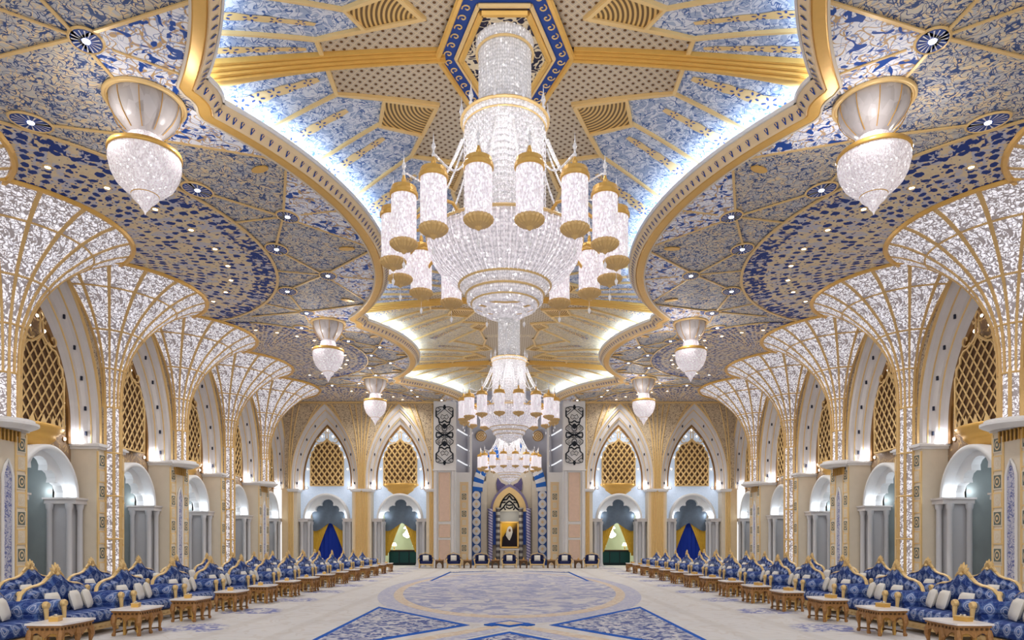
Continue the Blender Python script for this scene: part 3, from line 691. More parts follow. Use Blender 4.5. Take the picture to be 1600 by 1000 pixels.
for xc, bl, cu in ((-13.25, 0, 'navy'), (-7.93, 1, 'green'), (7.93, 1, 'green'), (13.25, 0, 'navy')):
    bay(xc, 49.8, 0, True, bool(bl), cu)
wb = empty('wall_back', kind='structure')
# carved fan ribs between the arches of the back wall
for cx in (-15.9, -10.59, -5.5, 5.5, 10.59, 15.9):
    for i in range(-5, 6):
        seg = []
        for q in range(48):
            z = .1 + q * .25; u = max(0, (z - 6.2) / 5.6); x_ = cx + i * (.10 + .36 * u ** 2.1)
            ok = abs(x_) < 15.9 and abs(x_) > 5.3 and z < 11.75
            for xc in (-13.25, -7.93, 7.93, 13.25):
                if inside(x_ - xc, z, OUT) : ok = False
                if z < 5.6 and abs(x_ - xc) < 2.2: ok = False
            if ok: seg.append((x_, 48.86, z))
            elif seg: break
        if len(seg) > 2: put('fan_rib', MB().tube(seg, .045, 4).mesh('fan_rib', gold_pale), wb)
for cx, wd in ((-15.95, .7), (-10.59, 1.15), (-5.46, .5), (5.46, .5), (10.59, 1.15), (15.95, .7)):
    put('ribbed_strip', MB().box((cx, 49.17, 2.8), (wd, .6, 5.6)).mesh('ribbed_strip', stone_tan), wb)
for xc in (-13.25, -7.93, 7.93, 13.25):
    for s_ in (-1, 1):
        put('side_pier', MB().box((xc + s_ * 2.28, 49.4, 2.72), (.62, 1.0, 5.44)).mesh('side_pier', stone), wb)
        put('side_cornice', MB().box((xc + s_ * 2.25, 49.36, 5.5), (.8, 1.2, .14)).box((xc + s_ * 2.25, 49.36, 5.4), (.7, 1.1, .1)).mesh('side_cornice', white_stone), wb)
put('ceiling_line', MB().box((-10.6, 48.75, 11.72), (10.6, .2, .1)).box((10.6, 48.75, 11.72), (10.6, .2, .1)).mesh('ceiling_line', gold_pale), wb)
put('backing', MB().box((-10.9, 55.3, 6), (11.2, .2, 12.4)).box((10.9, 55.3, 6), (11.2, .2, 12.4)).mesh('backing', stone), wb)
# ------------------------------------------------------------------ piers and flared columns
PROF = [(7.1, .42), (7.9, .45), (8.6, .56), (9.2, .76), (9.65, .98), (10.1, 1.28), (10.5, 1.62), (10.9, 2.05), (11.2, 2.42), (11.5, 2.9), (11.68, 3.25), (11.78, 3.55)]
def rad(z):
    if z <= PROF[0][0]: return .42
    for (z0, r0), (z1, r1) in zip(PROF, PROF[1:]):
        if z <= z1: return r0 + (r1 - r0) * (z - z0) / (z1 - z0)
    return PROF[-1][1]
BANDS = [7.1, 8.6, 9.95, 11.2, 11.78]
PC = {}
for bi in range(len(BANDS) - 1):
    z0, z1 = BANDS[bi], BANDS[bi + 1]; zs = [z0 + (z1 - z0) * i / 6 for i in range(7)]
    PC['panel%d' % bi] = MB().grid([[((rad(z) - .02) * cos(R(a)), (rad(z) - .02) * sin(R(a)), z) for a in (-10, -5, 0, 5, 10)] for z in zs]).mesh('fretwork_panel', tre_lit, True)
for bi in range(len(BANDS) - 1):
    z0, z1 = BANDS[bi], BANDS[bi + 1]; zs = [z0 + (z1 - z0) * i / 6 for i in range(7)]
    PC['half%d' % bi] = MB().grid([[((rad(z) - .02) * cos(R(a)), (rad(z) - .02) * sin(R(a)), z) for a in (-5, 0, 5)] for z in zs]).mesh('fretwork_panel', tre_lit, True)
def rib_mesh(zs, name, w_=.034):
    a = MB(); rows = []
    for z in zs:
        r = rad(z); h = (w_ + .01 * (r - .42)); rows.append([(r - .03, -h, z), (r + .035, -h, z), (r + .035, h, z), (r - .03, h, z)])
    a.grid(rows); return a.mesh(name, rib_gold)
PC['rib'] = rib_mesh([7.1 + (11.78 - 7.1) * i / 26 for i in range(27)], 'rib')
PC['shaft_rib'] = rib_mesh([0, 7.2], 'shaft_rib', .05); PC['shaft_rib_up'] = rib_mesh([5.68, 7.2], 'shaft_rib', .05)
def ring_mesh(r, z, name, t=.04, m_=rib_gold):
    return MB().tube([(r * cos(R(a)), r * sin(R(a)), z) for a in range(-90, 91, 6)], t, 6).mesh(name, m_)
for bi, z in enumerate(BANDS): PC['band%d' % bi] = ring_mesh(rad(z) + (.0 if bi < 4 else .02), z, 'gilded_ring' if bi < 4 else 'rim', .035 if bi < 4 else .09, rib_gold if bi < 4 else gold)
for z in (1.9, 3.6, 5.3): PC['sb%.1f' % z] = ring_mesh(.43, z, 'gilded_ring')
for nm, z0 in (('shaft', 0), ('shaft_up', 5.68)): PC[nm] = MB().grid([[(.40 * cos(R(a)), .40 * sin(R(a)), z) for a in range(-90, 91, 10)] for z in (z0, 7.15)]).mesh('shaft', tre_lit, True)
WHICH = ['nearest', 'second', 'third', 'fourth', 'fifth', 'sixth']
for sg in (-1, 1):
    side = 'left' if sg < 0 else 'right'
    for k, yc in enumerate(COLY):
        tofloor = (k % 2 == 0)
        nm_ = ('flared column with backlit white fretwork and gold ribs, ' + WHICH[k] + ' along the ' + side + ' wall')
        c = empty('flared_column', (sg * 16.0, yc, 0), 0 if sg < 0 else pi, label=nm_, cat='column', group='flared fretwork columns')
        for j in range(-4, 5): put('rib', PC['rib'], c, rz=R(20 * j))
        for j in (-90, 90): put('rib', PC['rib'], c, rz=R(j))
        for bi in range(4):
            for j in range(-3, 5): put('fretwork_panel', PC['panel%d' % bi], c, rz=R(20 * j - 10))
            for j in (-85, 85): put('fretwork_panel', PC['half%d' % bi], c, rz=R(j))
        for bi in range(5): put('gilded_ring' if bi < 4 else 'rim', PC['band%d' % bi], c)
        put('shaft', PC['shaft' if tofloor else 'shaft_up'], c)
        for j in (-80, -40, 0, 40, 80): put('shaft_rib', PC['shaft_rib' if tofloor else 'shaft_rib_up'], c, rz=R(j))
        if tofloor:
            for z in (1.9, 3.6, 5.3): put('gilded_ring', PC['sb%.1f' % z], c)
        rz = R(90) if sg < 0 else R(-90)
        p = empty('pier', (sg * 16.7, yc, 0), rz, label=('cream stone pier ' + ('behind the shaft of' if tofloor else 'with lavender niche under') + ' the ' + WHICH[k] + ' flared column along the ' + side + ' wall'), cat='pier', group='stone piers')
        put('pier_body', PB['pier_body'], p); put('cornice', PB['cornice'], p, (0, 0, 5.38))
        for s_ in (-1, 1):
            for i in range(8): put('tile', PB['tile_dark' if i % 2 else 'tile_pale'], p, (s_ * .63, -.76, .75 + i * .6), label='dark mosaic tile' if i % 2 else 'embossed cream tile')
            put('pilaster_strip', PB['pilaster_strip'], p, (s_ * .87, -.75, 0)); put('pilaster_strip', PB['pilaster_strip'], p, (s_ * .39, -.75, 0))
        if not tofloor:
            put('niche_panel', PB['niche_panel'], p, (0, -.78, 0)); put('niche_frame', PB['niche_frame'], p, (0, -.79, 0))
            put('round_cornice', PB['round_cornice'], p, (0, -.7, 5.46))
            for i in range(-3, 4): put('bracket', PB['bracket'], p, (i * .17, -.75, 5.0))
# ------------------------------------------------------------------ central apse of the back wall
def bx(name, c, d, m_, parent=wb, **k): return put(name, MB().box(c, d).mesh(name, m_), parent, **k)
def scrolls(cx, z0, z1, wd, yy):
    a = MB(); H = z1 - z0; w2 = wd / 2; TU = lambda p, r=.045: a.tube([(cx + x, yy, z0 + z * H) for x, z in p], r, 4, flat=.5)
    for s_ in (-1, 1):
        for k in (0, 1):                  # upper and lower half mirrored
            f = (lambda z: z) if k else (lambda z: 1 - z)
            TU([(s_ * w2 * x, f(z)) for x, z in ((0, .02), (.1, .06), (.0, .09))], .05)
            TU([(s_ * w2 * x, f(z)) for x, z in ((.0, .055), (.5, .05), (.95, .07), (1.0, .11), (.75, .13), (.4, .09), (.7, .075))], .055)
            TU([(s_ * w2 * x, f(z)) for x, z in ((.0, .08), (.4, .13), (.75, .17), (.95, .2))], .04)
            TU([(s_ * w2 * x, f(z)) for x, z in ((.95, .11), (.95, .2), (.65, .24), (.62, .29), (.3, .30), (0, .27))], .05)
            TU([(s_ * w2 * x, f(z)) for x, z in ((.0, .2), (.3, .17), (.45, .22), (.2, .25), (0, .22))], .035)
            TU([(s_ * w2 * x, f(z)) for x, z in ((.2, .36), (.55, .33), (.95, .37), (1.0, .41), (.7, .44), (.4, .47), (.1, .45))], .055)
            TU([(s_ * w2 * x, f(z)) for x, z in ((.0, .33), (.3, .37), (.25, .42), (0, .44))], .06)
            TU([(s_ * w2 * x, f(z)) for x, z in ((.6, .36), (.75, .39), (.55, .42), (.45, .39), (.6, .36))], .03)
            TU([(s_ * w2 * x, f(z)) for x, z in ((.95, .5), (.9, .46), (.6, .47), (.3, .49), (0, .5))], .055)
            TU([(s_ * w2 * x, f(z)) for x, z in ((0, .46), (.35, .5), (0, .5))], .05)
            TU([(s_ * w2 * x, f(z)) for x, z in ((.62, .29), (.5, .33), (.2, .36))], .045)
    a.prism([(cx + .16 * cos(i * pi / 4), z0 + .64 * H + .2 * sin(i * pi / 4)) for i in range(8)], yy - .02, yy + .02)
    a.prism([(cx + .16 * cos(i * pi / 4), z0 + .36 * H + .2 * sin(i * pi / 4)) for i in range(8)], yy - .02, yy + .02)
    return a
ink = plain('black inlay', (.015, .02, .03), .5)
apse_grey = plain('lavender grey plaster', (.50, .50, .56), .5, var=.05, sc=1)
for s_ in (-1, 1):
    X = s_ * 4.62
    bx('pilaster', (X, 48.95, 5.9), (1.56, .7, 11.8), white_stone)
    put('black_scrollwork', scrolls(X, 7.15, 11.6, 1.25, 48.56).mesh('black_scrollwork', ink), wb)
    for (z0, z1) in ((3.25, 6.7), (2.1, 3.0), (.3, 1.9)): bx('pink_panel', (X, 48.58, (z0 + z1) / 2), (.78, .05, z1 - z0), pink_panel); put('panel_frame', MB().tube([(X - .39, 48.56, z0), (X + .39, 48.56, z0), (X + .39, 48.56, z1), (X - .39, 48.56, z1), (X - .39, 48.56, z0)], .03, 4).mesh('panel_frame', stone_tan), wb)
    for q in (-.6, .6): put('slim_column', MB().lathe([(.11, 0), (.09, .2), (.09, 6.7), (.13, 6.8)], 10, (X + q, 48.55, 0)).mesh('slim_column', white_stone, True), wb)
    bx('string_course', (X, 48.5, 6.88), (1.66, .16, .1), white_stone)
    # reveal with tile strip, then niche above
    bx('reveal_wall', (s_ * 3.3, 49.6, 3.4), (1.1, .3, 6.8), white_stone)
    bx('tile_strip', (s_ * 3.28, 49.43, 3.1), (.62, .05, 6.0), stone_tan)
    for i in range(9): put('tile', PB['tile_dark' if i % 2 else 'tile_pale'], wb, (s_ * 3.28, 49.4, .7 + i * .62))
    put('upper_niche', MB().grid([[(s_ * (3.85 - 1.05 * t), 49.3 + 1.1 * sin(t * pi / 2), z) for t in (0, .25, .5, .75, 1)] for z in (6.8, 11.9)]).mesh('upper_niche', apse_grey, True), wb)
    for z in (7.4, 8.5, 9.6): put('light_streak', MB().tube([(s_ * 3.75, 49.3, z + .28), (s_ * 3.2, 49.8, z), (s_ * 2.95, 50.1, z - .06)], .05, 5).mesh('light_streak', plain('glowing streak', (.9, .95, 1), em=.8)), wb)  # glowing bars imitate streaks of light on the niche wall
    bx('apse_post', (s_ * 2.82, 49.8, 5.9), (.14, .5, 11.8), white_stone)
    bx('apse_side', (s_ * 3.0, 51.6, 6.5), (.1, 3.6, 13), apse_grey); bx('pilaster_head', (s_ * 4.25, 49.6, 12.4), (2.6, .3, 1.3), apse_grey)
    ro = empty('round_medallion', (s_ * 2.18, 52.55, 9.9)); ro.parent = wb
    put('disc', MB().prism([(.40 * cos(i * pi / 12), .40 * sin(i * pi / 12)) for i in range(24)], -.04, 0).mesh('disc', stone_tan), ro)
    for r_ in (.38, .24, .1): put('medallion_ring', MB().tube([(r_ * cos(i * pi / 10), -.05, r_ * sin(i * pi / 10)) for i in range(21)], .03, 4).mesh('medallion_ring', gold_dark), ro)
    # blue column with white lozenges
    bc = empty('blue_lozenge_pillar', (s_ * 2.5, 51.9, 0)); bc.parent = wb
    put('pillar_body', MB().box((0, 0, 2.8), (.66, .3, 5.6)).mesh('pillar_body', plain('cobalt mosaic', (.04, .11, .36), .5, var=.2, sc=8)), bc)
    for i in range(8):
        z = .55 + i * .68; put('lozenge', MB().prism([(.27 * cos(a) * (1 + .12 * abs(cos(2 * a))), z + .33 * sin(a)) for a in [q * pi / 8 for q in range(16)]], -.2, -.15).mesh('lozenge', white_stone), bc)
        put('lozenge_core', MB().prism([(.11 * cos(q * pi / 5), z + .13 * sin(q * pi / 5)) for q in range(10)], -.23, -.2).mesh('lozenge_core', stone_tan), bc)
    bx('cream_side', (s_ * 1.95, 52.2, 3.2), (.46, .3, 6.4), stone)
    g = G('purple banded stone', .5); x_, y_, z_ = g.xyz(); g.color(g.mix(g.step(g.mt('SINE', g.mt('MULTIPLY', g.mt('ADD', z_, g.mt('MULTIPLY', x_, .5)), 30)), 0, .3), (.56, .54, .66), (.16, .15, .36)))
    put('twisted_column', MB().lathe([(.2, .3), (.17, .5), (.17, 4.1), (.22, 4.3)], 12, (s_ * 1.45, 51.9, 0)).mesh('twisted_column', g.m, True), wb)
    bx('black_strip', (s_ * 1.14, 51.95, 2.8), (.22, .1, 2.5), navy)
    g = G('banded grey stone', .5); x_, y_, z_ = g.xyz(); g.color(g.mix(g.step(g.mt('SINE', g.mt('MULTIPLY', z_, 14)), 0, .2), (.42, .40, .36), (.10, .09, .10)))
    put('banded_column', MB().lathe([(.2, .4), (.16, .6), (.16, 4.2), (.2, 4.35)], 12, (s_ * .87, 51.85, 0)).mesh('banded_column', g.m, True), wb)
bx('apse_back', (0, 52.75, 6.5), (6.2, .2, 13), apse_grey)
bx('apse_ceiling', (0, 51.2, 13.05), (11, 4.2, .1), apse_grey)
bx('apse_cream', (0, 52.5, 3.9), (3.6, .1, 7.6), stone)
bx('apse_grey_panel', (0, 52.35, 2.5), (1.9, .1, 5), plain('grey wall behind portrait', (.45, .45, .43), .5))
def ringarch(w0, h0, w1, h1, z0, y, m_, name, dy=.25, cut=None):
    A0, A1 = parch(w0, h0, z0, z0, 10), parch(w1, h1, z0, z0, 10)
    a = MB(); a.grid([[(x, q, z) for x, z in L] for L, q in ((A0, y + dy), (A0, y), (A1, y), (A1, y + dy))]); return put(name, a.mesh(name, m_), wb)
A0, A1 = parch(2.05, 3.1, 5.6, 5.6, 14)[1:-1], parch(2.8, 4.05, 5.6, 5.6, 14)[1:-1]
for i in range(0, len(A0) - 1):
    a = MB(); q = [A0[i], A0[i + 1], A1[i + 1], A1[i]]; a.prism(q, 51.7, 52.1); dk = (i // 1) % 2 == 0
    put('voussoir', a.mesh('voussoir', blue if dk else white_stone), wb, label='blue wedge stone' if dk else 'white wedge stone')
ringarch(1.26, 1.82, 1.46, 2.08, 4.1, 51.95, plain('purple arabesque', (.22, .19, .32), .5, var=.5, sc=14), 'purple_arch')
ringarch(.82, 1.4, 1.28, 1.85, 4.1, 51.88, gold_pale, 'tan_arch')
for s_ in (-1, 1): put('purple_wing', MB().prism([(s_ * .3, 6.15), (s_ * .62, 6.3), (s_ * .9, 6.7), (s_ * 1.0, 6.3), (s_ * .95, 5.75), (s_ * .75, 5.6), (s_ * .5, 5.95)], 52.3, 52.42).mesh('purple_wing', plain('dark purple arabesque', (.12, .10, .22), .5, var=.6, sc=16)), wb)
a = MB(); L = parch(.82, 1.4, 4.1, 4.1, 10); a.prism(L, 52.2, 52.24); put('tympanum_ground', a.mesh('tympanum_ground', plain('cream ground', (.66, .62, .52), .5)), wb)
a = MB()
for s_ in (-1, 1):
    for P in (((0, 5.5), (.35, 5.2), (.62, 4.75), (.76, 4.2)), ((0, 5.3), (.2, 5.0), (.5, 4.95), (.55, 4.75), (.3, 4.8)), ((0, 4.9), (.25, 4.7), (.5, 4.35), (.76, 4.15)), ((0, 4.55), (.2, 4.6), (.25, 4.4), (0, 4.3)), ((.3, 4.2), (.42, 4.4), (.6, 4.3))):
        a.tube([(s_ * x, 52.17, z) for x, z in P], .055, 4)
put('tympanum_scrolls', a.mesh('tympanum_scrolls', ink), wb)
pic = empty('framed_portrait', (0, 51.8, 0), label='gold framed portrait of a person in white headdress and dark robe', cat='picture')
a = MB(); [a.box(c, d) for c, d in (((0, 0, 3.25), (1.42, .1, .12)), ((0, 0, 1.35), (1.42, .1, .12)), ((-.65, 0, 2.3), (.12, .1, 1.9)), ((.65, 0, 2.3), (.12, .1, 1.9)))]
put('picture_frame', a.mesh('picture_frame', gold), pic)
g = G('painted gold and dark ground', .6); x_, y_, z_ = g.xyz(); f_ = g.step(g.mt('ADD', g.mt('SUBTRACT', g.mt('MULTIPLY', x_, -1.2), .35), g.mt('MULTIPLY', g.mt('SUBTRACT', z_, 2.3), 1.0)), 0, .5); g.color(g.mix(f_, (.03, .015, .01), (.75, .42, .04)))
put('canvas', MB().box((0, .01, 2.3), (1.2, .04, 1.8)).mesh('canvas', g.m), pic)
put('painted_robe', MB().prism([(-.55, 1.42), (-.52, 2.1), (-.3, 2.45), (.0, 2.6), (.35, 2.45), (.56, 2.2), (.56, 1.42)], -.022, -.018).mesh('painted_robe', plain('painted robe', (.015, .01, .015), .6)), pic)
put('painted_headdress', MB().prism([(-.02, 2.95), (-.14, 2.85), (-.24, 2.5), (-.28, 2.25), (-.05, 1.9), (.02, 1.88), (.16, 2.2), (.24, 2.5), (.2, 2.82), (.1, 2.95)], -.03, -.024).mesh('painted_headdress', plain('painted white cloth', (.72, .68, .60), .6)), pic)
put('painted_face', MB().prism([(.02 + .09 * cos(i * pi / 5), 2.64 + .12 * sin(i * pi / 5)) for i in range(10)], -.036, -.031).mesh('painted_face', plain('painted skin', (.20, .10, .05), .6)), pic)
mt_ = empty('mantel', (0, 51.75, 0), label='pale carved stone mantel below the framed portrait', cat='mantel')
put('mantel_shelf', MB().box((0, 0, 1.2), (1.5, .4, .1)).mesh('mantel_shelf', white_stone), mt_)
put('mantel_body', MB().box((-.55, .02, .58), (.3, .3, 1.14)).box((.55, .02, .58), (.3, .3, 1.14)).box((0, .02, 1.0), (.9, .3, .3)).box((0, .12, .42), (.8, .1, .84)).mesh('mantel_body', stone), mt_)
put('carved_swag', MB().tube([(-.4, -.15, 1.05), (-.2, -.17, .93), (0, -.17, 1.0), (.2, -.17, .93), (.4, -.15, 1.05)], .04, 5).mesh('carved_swag', gold_pale), mt_)
lamp('POINT', (0, 50.2, 8.0), 130, (1, .97, .95), .3); lamp('POINT', (0, 51.0, 3.6), 25, (1, .93, .8), .1)
# ------------------------------------------------------------------ chandeliers
def chandelier(cx, cy, zb, ztop, s, label, first):
    c = empty('chandelier', (cx, cy, zb), 0, label=label, cat='chandelier', group='great crystal chandeliers'); T = (ztop - zb) / s
    c.scale = (s, s, s)
    L = lambda prof, n=48, fl=.02: MB().lathe(prof, n, flute=fl)
    put('crystal_bowl', L([(.98, .78), (1.2, .95), (1.42, 1.15), (1.58, 1.38), (1.66, 1.6), (1.68, 1.76), (1.6, 1.78), (.9, 1.82)], 72).mesh('crystal_bowl', crystal_bowl, True), c)
    put('upper_drum', L([(.86, 1.8), (.86, 4.25), (.93, 4.32), (.93, 4.40), (.6, 4.42)], 72, .03).mesh('upper_drum', crystal), c)
    put('neck_drum', L([(.58, 4.4), (.58, T - .3), (.63, T - .12), (.66, T)], 60, .03).mesh('neck_drum', crystal), c)
    for k, (r0, z0, r1, z1) in enumerate(((.99, .80, .86, .62), (.84, .60, .84, .44), (.72, .42, .70, .30), (.50, .28, .46, .17), (.3, .16, .2, .08))):
        put('bowl_tier', L([(r0, z0), (r0, z0 - .03), (r1, z1 + .03), (r1 * .9, z1)], 48).mesh('bowl_tier', crystal_bowl, True), c)
    put('pendant_drop', MB().lathe([(.2, .08), (.14, .04), (.06, .0), (.075, -.05), (.05, -.1), (.001, -.14)], 12).mesh('pendant_drop', crystal, True), c)
    for r, z, t in ((1.70, 1.79, .035), (.95, 4.40, .035), (.90, 4.24, .02), (1.0, .82, .035), (.86, .61, .025), (.74, .43, .022), (.62, T - .3, .03), (.88, 2.05, .02)):
        put('gilded_rim', MB().tube([(r * cos(R(a)), r * sin(R(a)), z) for a in range(0, 361, 10)], t, 5).mesh('gilded_rim', gold_pale), c)
    # strings of crystals on the drums and bowl, uneven
    a = MB(); rnd = random.Random(3)
    for i in range(110):
        t = 2 * pi * i / 110; z = 4.2 - rnd.random() * .15
        while z > 1.9:
            r = .885; d = .022 + rnd.random() * .012; h = .045
            p = (r * cos(t), r * sin(t))
            a.poly([(p[0] - d * sin(t), p[1] + d * cos(t), z), (p[0] * 1.03, p[1] * 1.03, z + h), (p[0] + d * sin(t), p[1] - d * cos(t), z), (p[0] * 1.03, p[1] * 1.03, z - h)]); z -= .13
    put('crystal_drops', a.mesh('crystal_drops', crystal_bowl), c, kind='stuff')
    a = MB()
    for i in range(72):
        t = 2 * pi * i / 72; a.tube([((r + .015) * cos(t), (r + .015) * sin(t), z) for r, z in ((.98, .80), (1.2, .95), (1.42, 1.15), (1.58, 1.38), (1.66, 1.6), (1.68, 1.76))], .012, 3, cap=False)
    put('bowl_strands', a.mesh('bowl_strands', crystal_hot), c, kind='stuff')
    for i in range(10):
        t = 2 * pi * i / 10 + .1; f = put('finial', MB().lathe([(.03, 0), (.05, .06), (.02, .1), (.055, .2), (.03, .3), (.015, .34), (.001, .55)], 6).mesh('finial', crystal, True) if i == 0 and first else bpy.data.meshes['finial'], c, (.95 * cos(t), .95 * sin(t), 4.4))
    # sixteen lantern drums on arms
    for i in range(16):
        t = 2 * pi * (i + .5) / 16; p = (2.42 * cos(t), 2.42 * sin(t)); q = empty('lantern', (p[0], p[1], 1.02)); q.parent = c
        if first and i == 0:
            MB().lathe([(.22, .18), (.255, .2), (.255, 1.10), (.24, 1.12)], 32, flute=.04).mesh('lantern_drum', crystal_hot)
            MB().lathe([(.27, 0 + .19), (.29, .16), (.28, .12), (.2, .05), (.08, .01), (.03, -.04), (.001, -.06)], 40, flute=.09).mesh('lantern_base', rib_gold)
            MB().lathe([(.26, 1.08), (.285, 1.1), (.285, 1.16), (.26, 1.2), (.25, 1.27), (.1, 1.32), (.04, 1.38), (.05, 1.42), (.001, 1.6)], 20).mesh('lantern_cap', gold)
            MB().lathe([(.004, -.06), (.004, -.2), (.035, -.25), (.03, -.3), (.001, -.36)], 6).mesh('lantern_drop', crystal)
            MB().lathe([(.02, 1.5), (.04, 1.56), (.015, 1.62), (.045, 1.72), (.012, 1.8), (.001, 2.0)], 6).mesh('lantern_finial', crystal)
        for n_ in ('lantern_drum', 'lantern_base', 'lantern_cap', 'lantern_drop', 'lantern_finial'): put(n_, bpy.data.meshes[n_], q)
        ct, st = cos(t), sin(t)
        P = lambda r, z: (r * ct, r * st, z)
        if i % 1 == 0:
            put('arm', MB().tube([P(1.66, 1.8), P(1.85, 1.9), P(2.05, 1.86), P(2.2, 1.72)], .035, 5).mesh('arm', gold), c)
            put('garland', MB().tube([P(.95 + 1.42 * u, 3.95 - 1.35 * u - .75 * sin(pi * u) * (1 - .3 * u)) for u in [k / 10 for k in range(11)]], .022, 4).mesh('garland', crystal), c)
    for i in range(8):
        t = 2 * pi * i / 8; lamp('POINT', (cx + 1.8 * s * cos(t), cy + 1.8 * s * sin(t), zb + s * 3.5), CH_W, (1, .97, .95), .05)
    return c
chandelier(-.10, 15.0, 6.58, 12.78, 1.0, 'nearest and largest crystal chandelier with ring of gold capped lanterns', True)
chandelier(-.02, 31.3, 6.30, 12.80, .87, 'middle crystal chandelier hanging below the second hexagonal ceiling plate', False)
chandelier(0, 42.1, 5.40, 12.80, .745, 'farthest crystal chandelier in front of the blue and white arch', False)
for y_ in (0.5,):
    for i in range(6): lamp('POINT', (2.4 * cos(i * pi / 3), y_ + 2.4 * sin(i * pi / 3) - 3, 9.2), CH_W * 4, (1, .96, .92), .05)  # bare lights added for an unseen chandelier behind the camera
# ------------------------------------------------------------------ pendant lamps at the cusps
M_ = {'canopy_glass': MB().lathe([(.80, 0), (.80, -.08), (.79, -.2), (.74, -.36), (.64, -.52), (.50, -.66), (.40, -.75), (.34, -.8)], 40, flute=.01).mesh('canopy_glass', frost, True),
      'neck': MB().lathe([(.34, -.8), (.40, -.84), (.42, -1.0), (.5, -1.1), (.56, -1.16)], 32, flute=.03).mesh('neck', pend_bowl, True),
      'bowl': MB().lathe([(.80, -1.22), (.82, -1.3), (.82, -1.45), (.77, -1.66), (.65, -1.88), (.46, -2.05), (.31, -2.13), (.30, -2.2), (.22, -2.28), (.15, -2.33), (.1, -2.42), (.03, -2.5), (.001, -2.58)], 48, flute=.01).mesh('bowl', pend_bowl, True),
      'canopy_rim': MB().tube([(.84 * cos(R(a)), .84 * sin(R(a)), -.02) for a in range(0, 361, 10)], .04, 6).mesh('canopy_rim', gold_pale),
      'bowl_rim': MB().lathe([(.79, -1.16), (.83, -1.15), (.85, -1.22), (.83, -1.27), (.79, -1.24)], 48).mesh('bowl_rim', gold, True),
      'bowl_ring': MB().tube([(.305 * cos(R(a)), .305 * sin(R(a)), -2.12) for a in range(0, 361, 15)], .02, 5).mesh('bowl_ring', gold)}
a = MB()
for i in range(10):
    t = 2 * pi * i / 10; a.tube([(.02 * cos(t) + .80 * q * cos(t), .80 * q * sin(t), z) for q, z in ((1.01, -.08), (1.0, -.2), (.94, -.36), (.81, -.53), (.64, -.67), (.51, -.76))], .012, 4)
M_['canopy_veins'] = a.mesh('canopy_veins', gold_dark)
a = MB().lathe([(.94, 0), (.94, -.06), (.88, -.08), (.86, -.03)], 48); M_['ceiling_rose'] = a.mesh('ceiling_rose', gold_pale, True)
for i, (bxx, by, br) in enumerate(BOSS):
    for sg in (-1, 1):
        c = empty('pendant_lamp', (sg * 8.27, by, CZ - .02), label='crystal bowl pendant lamp, ' + ('nearest', 'middle', 'farthest')[i] + ' in the ' + ('left' if sg < 0 else 'right') + ' row of three', cat='lamp', group='crystal bowl pendants')
        s_ = (1, .92, .92)[i]; c.scale = (s_ * .92, s_ * .92, s_ * (1, 1.15, 1.2)[i])
        for n_, m_ in M_.items(): put(n_, m_, c)
        for t in (0, 2.1, 4.2): lamp('POINT', (sg * 8.27 + 1.05 * cos(t), by + 1.05 * sin(t), CZ - 1.0), PEND_W / 3, (1, .96, .94), .04)
# ------------------------------------------------------------------ carpet figures woven into the floor
lav = m_speck('lavender carpet', (.32, .34, .50), (.62, .60, .60), 1.3, .5, (.44, .44, .56)); lav2 = m_speck('lavender ring carpet', (.42, .43, .56), (.56, .55, .60), 6)
tan_c = m_speck('tan carpet', (.62, .50, .38), (.68, .60, .50), 5); navy_c = m_speck('navy patterned carpet', (.07, .10, .28), (.50, .51, .57), 5.5, .5, (.60, .58, .58)); blue_c = plain('blue carpet border', (.01, .10, .46), .95)
def flat(name, poly, z, m_): return put(name, MB().slab(poly, 0, z).mesh(name, m_), floor)
def ell(rx, ry, n=72): return [(rx * cos(2 * pi * i / n), 27.6 + ry * sin(2 * pi * i / n)) for i in range(n)]
for k, (rx, ry, m_) in enumerate(((4.75, 12.6, lav2), (4.25, 11.6, tan_c), (3.95, 11.0, lav), (2.4, 6.5, lav2), (2.1, 5.8, lav))): flat('carpet_medallion', ell(rx, ry), .004 + .003 * k, m_)
def fig(pts, z=.006):
    m = len(pts); gx = sum(p[0] for p in pts) / m; gy = sum(p[1] for p in pts) / m
    flat('blue_border', pts, z, blue_c); flat('navy_field', [(gx + (x - gx) * .88, gy + (y - gy) * .88) for x, y in pts], z + .004, navy_c)
for s_ in (-1, 1):
    fig([(s_ * 3.6, 18.8), (s_ * .85, 14.66), (s_ * 3.6, 10.5)]); fig([(s_ * 3.5, 40.2), (s_ * .8, 41.2), (s_ * 3.5, 31.0 + 8.0)], .02); flat('blue_line', [(s_ * 3.5, 31), (s_ * 3.62, 31), (s_ * 3.5, 40.2), (s_ * 3.38, 40.2)], .02, blue_c)
    flat('tan_border', [(s_ * 2.3, 11.9), (s_ * .35, 14.6), (s_ * .2, 14.3), (s_ * 2.1, 11.4)], .006, tan_c); flat('lavender_border', [(s_ * 2.0, 11.6), (s_ * .2, 14.2), (s_ * .05, 13.9), (s_ * 1.7, 11.2)], .008, lav2)
    flat('blue_diamond', [(s_ * .55, 14.66), (s_ * .38, 14.9), (s_ * .2, 14.66), (s_ * .38, 14.42)], .024, blue_c)
fig([(0, 13.6), (1.9, 10.8), (0, 8.2), (-1.9, 10.8)], .008)
flat('blue_diamond', [(0, 15.4), (.45, 14.85), (0, 14.3), (-.45, 14.85)], .022, blue_c); flat('tan_diamond', [(0, 15.2), (.3, 14.85), (0, 14.5), (-.3, 14.85)], .026, tan_c)
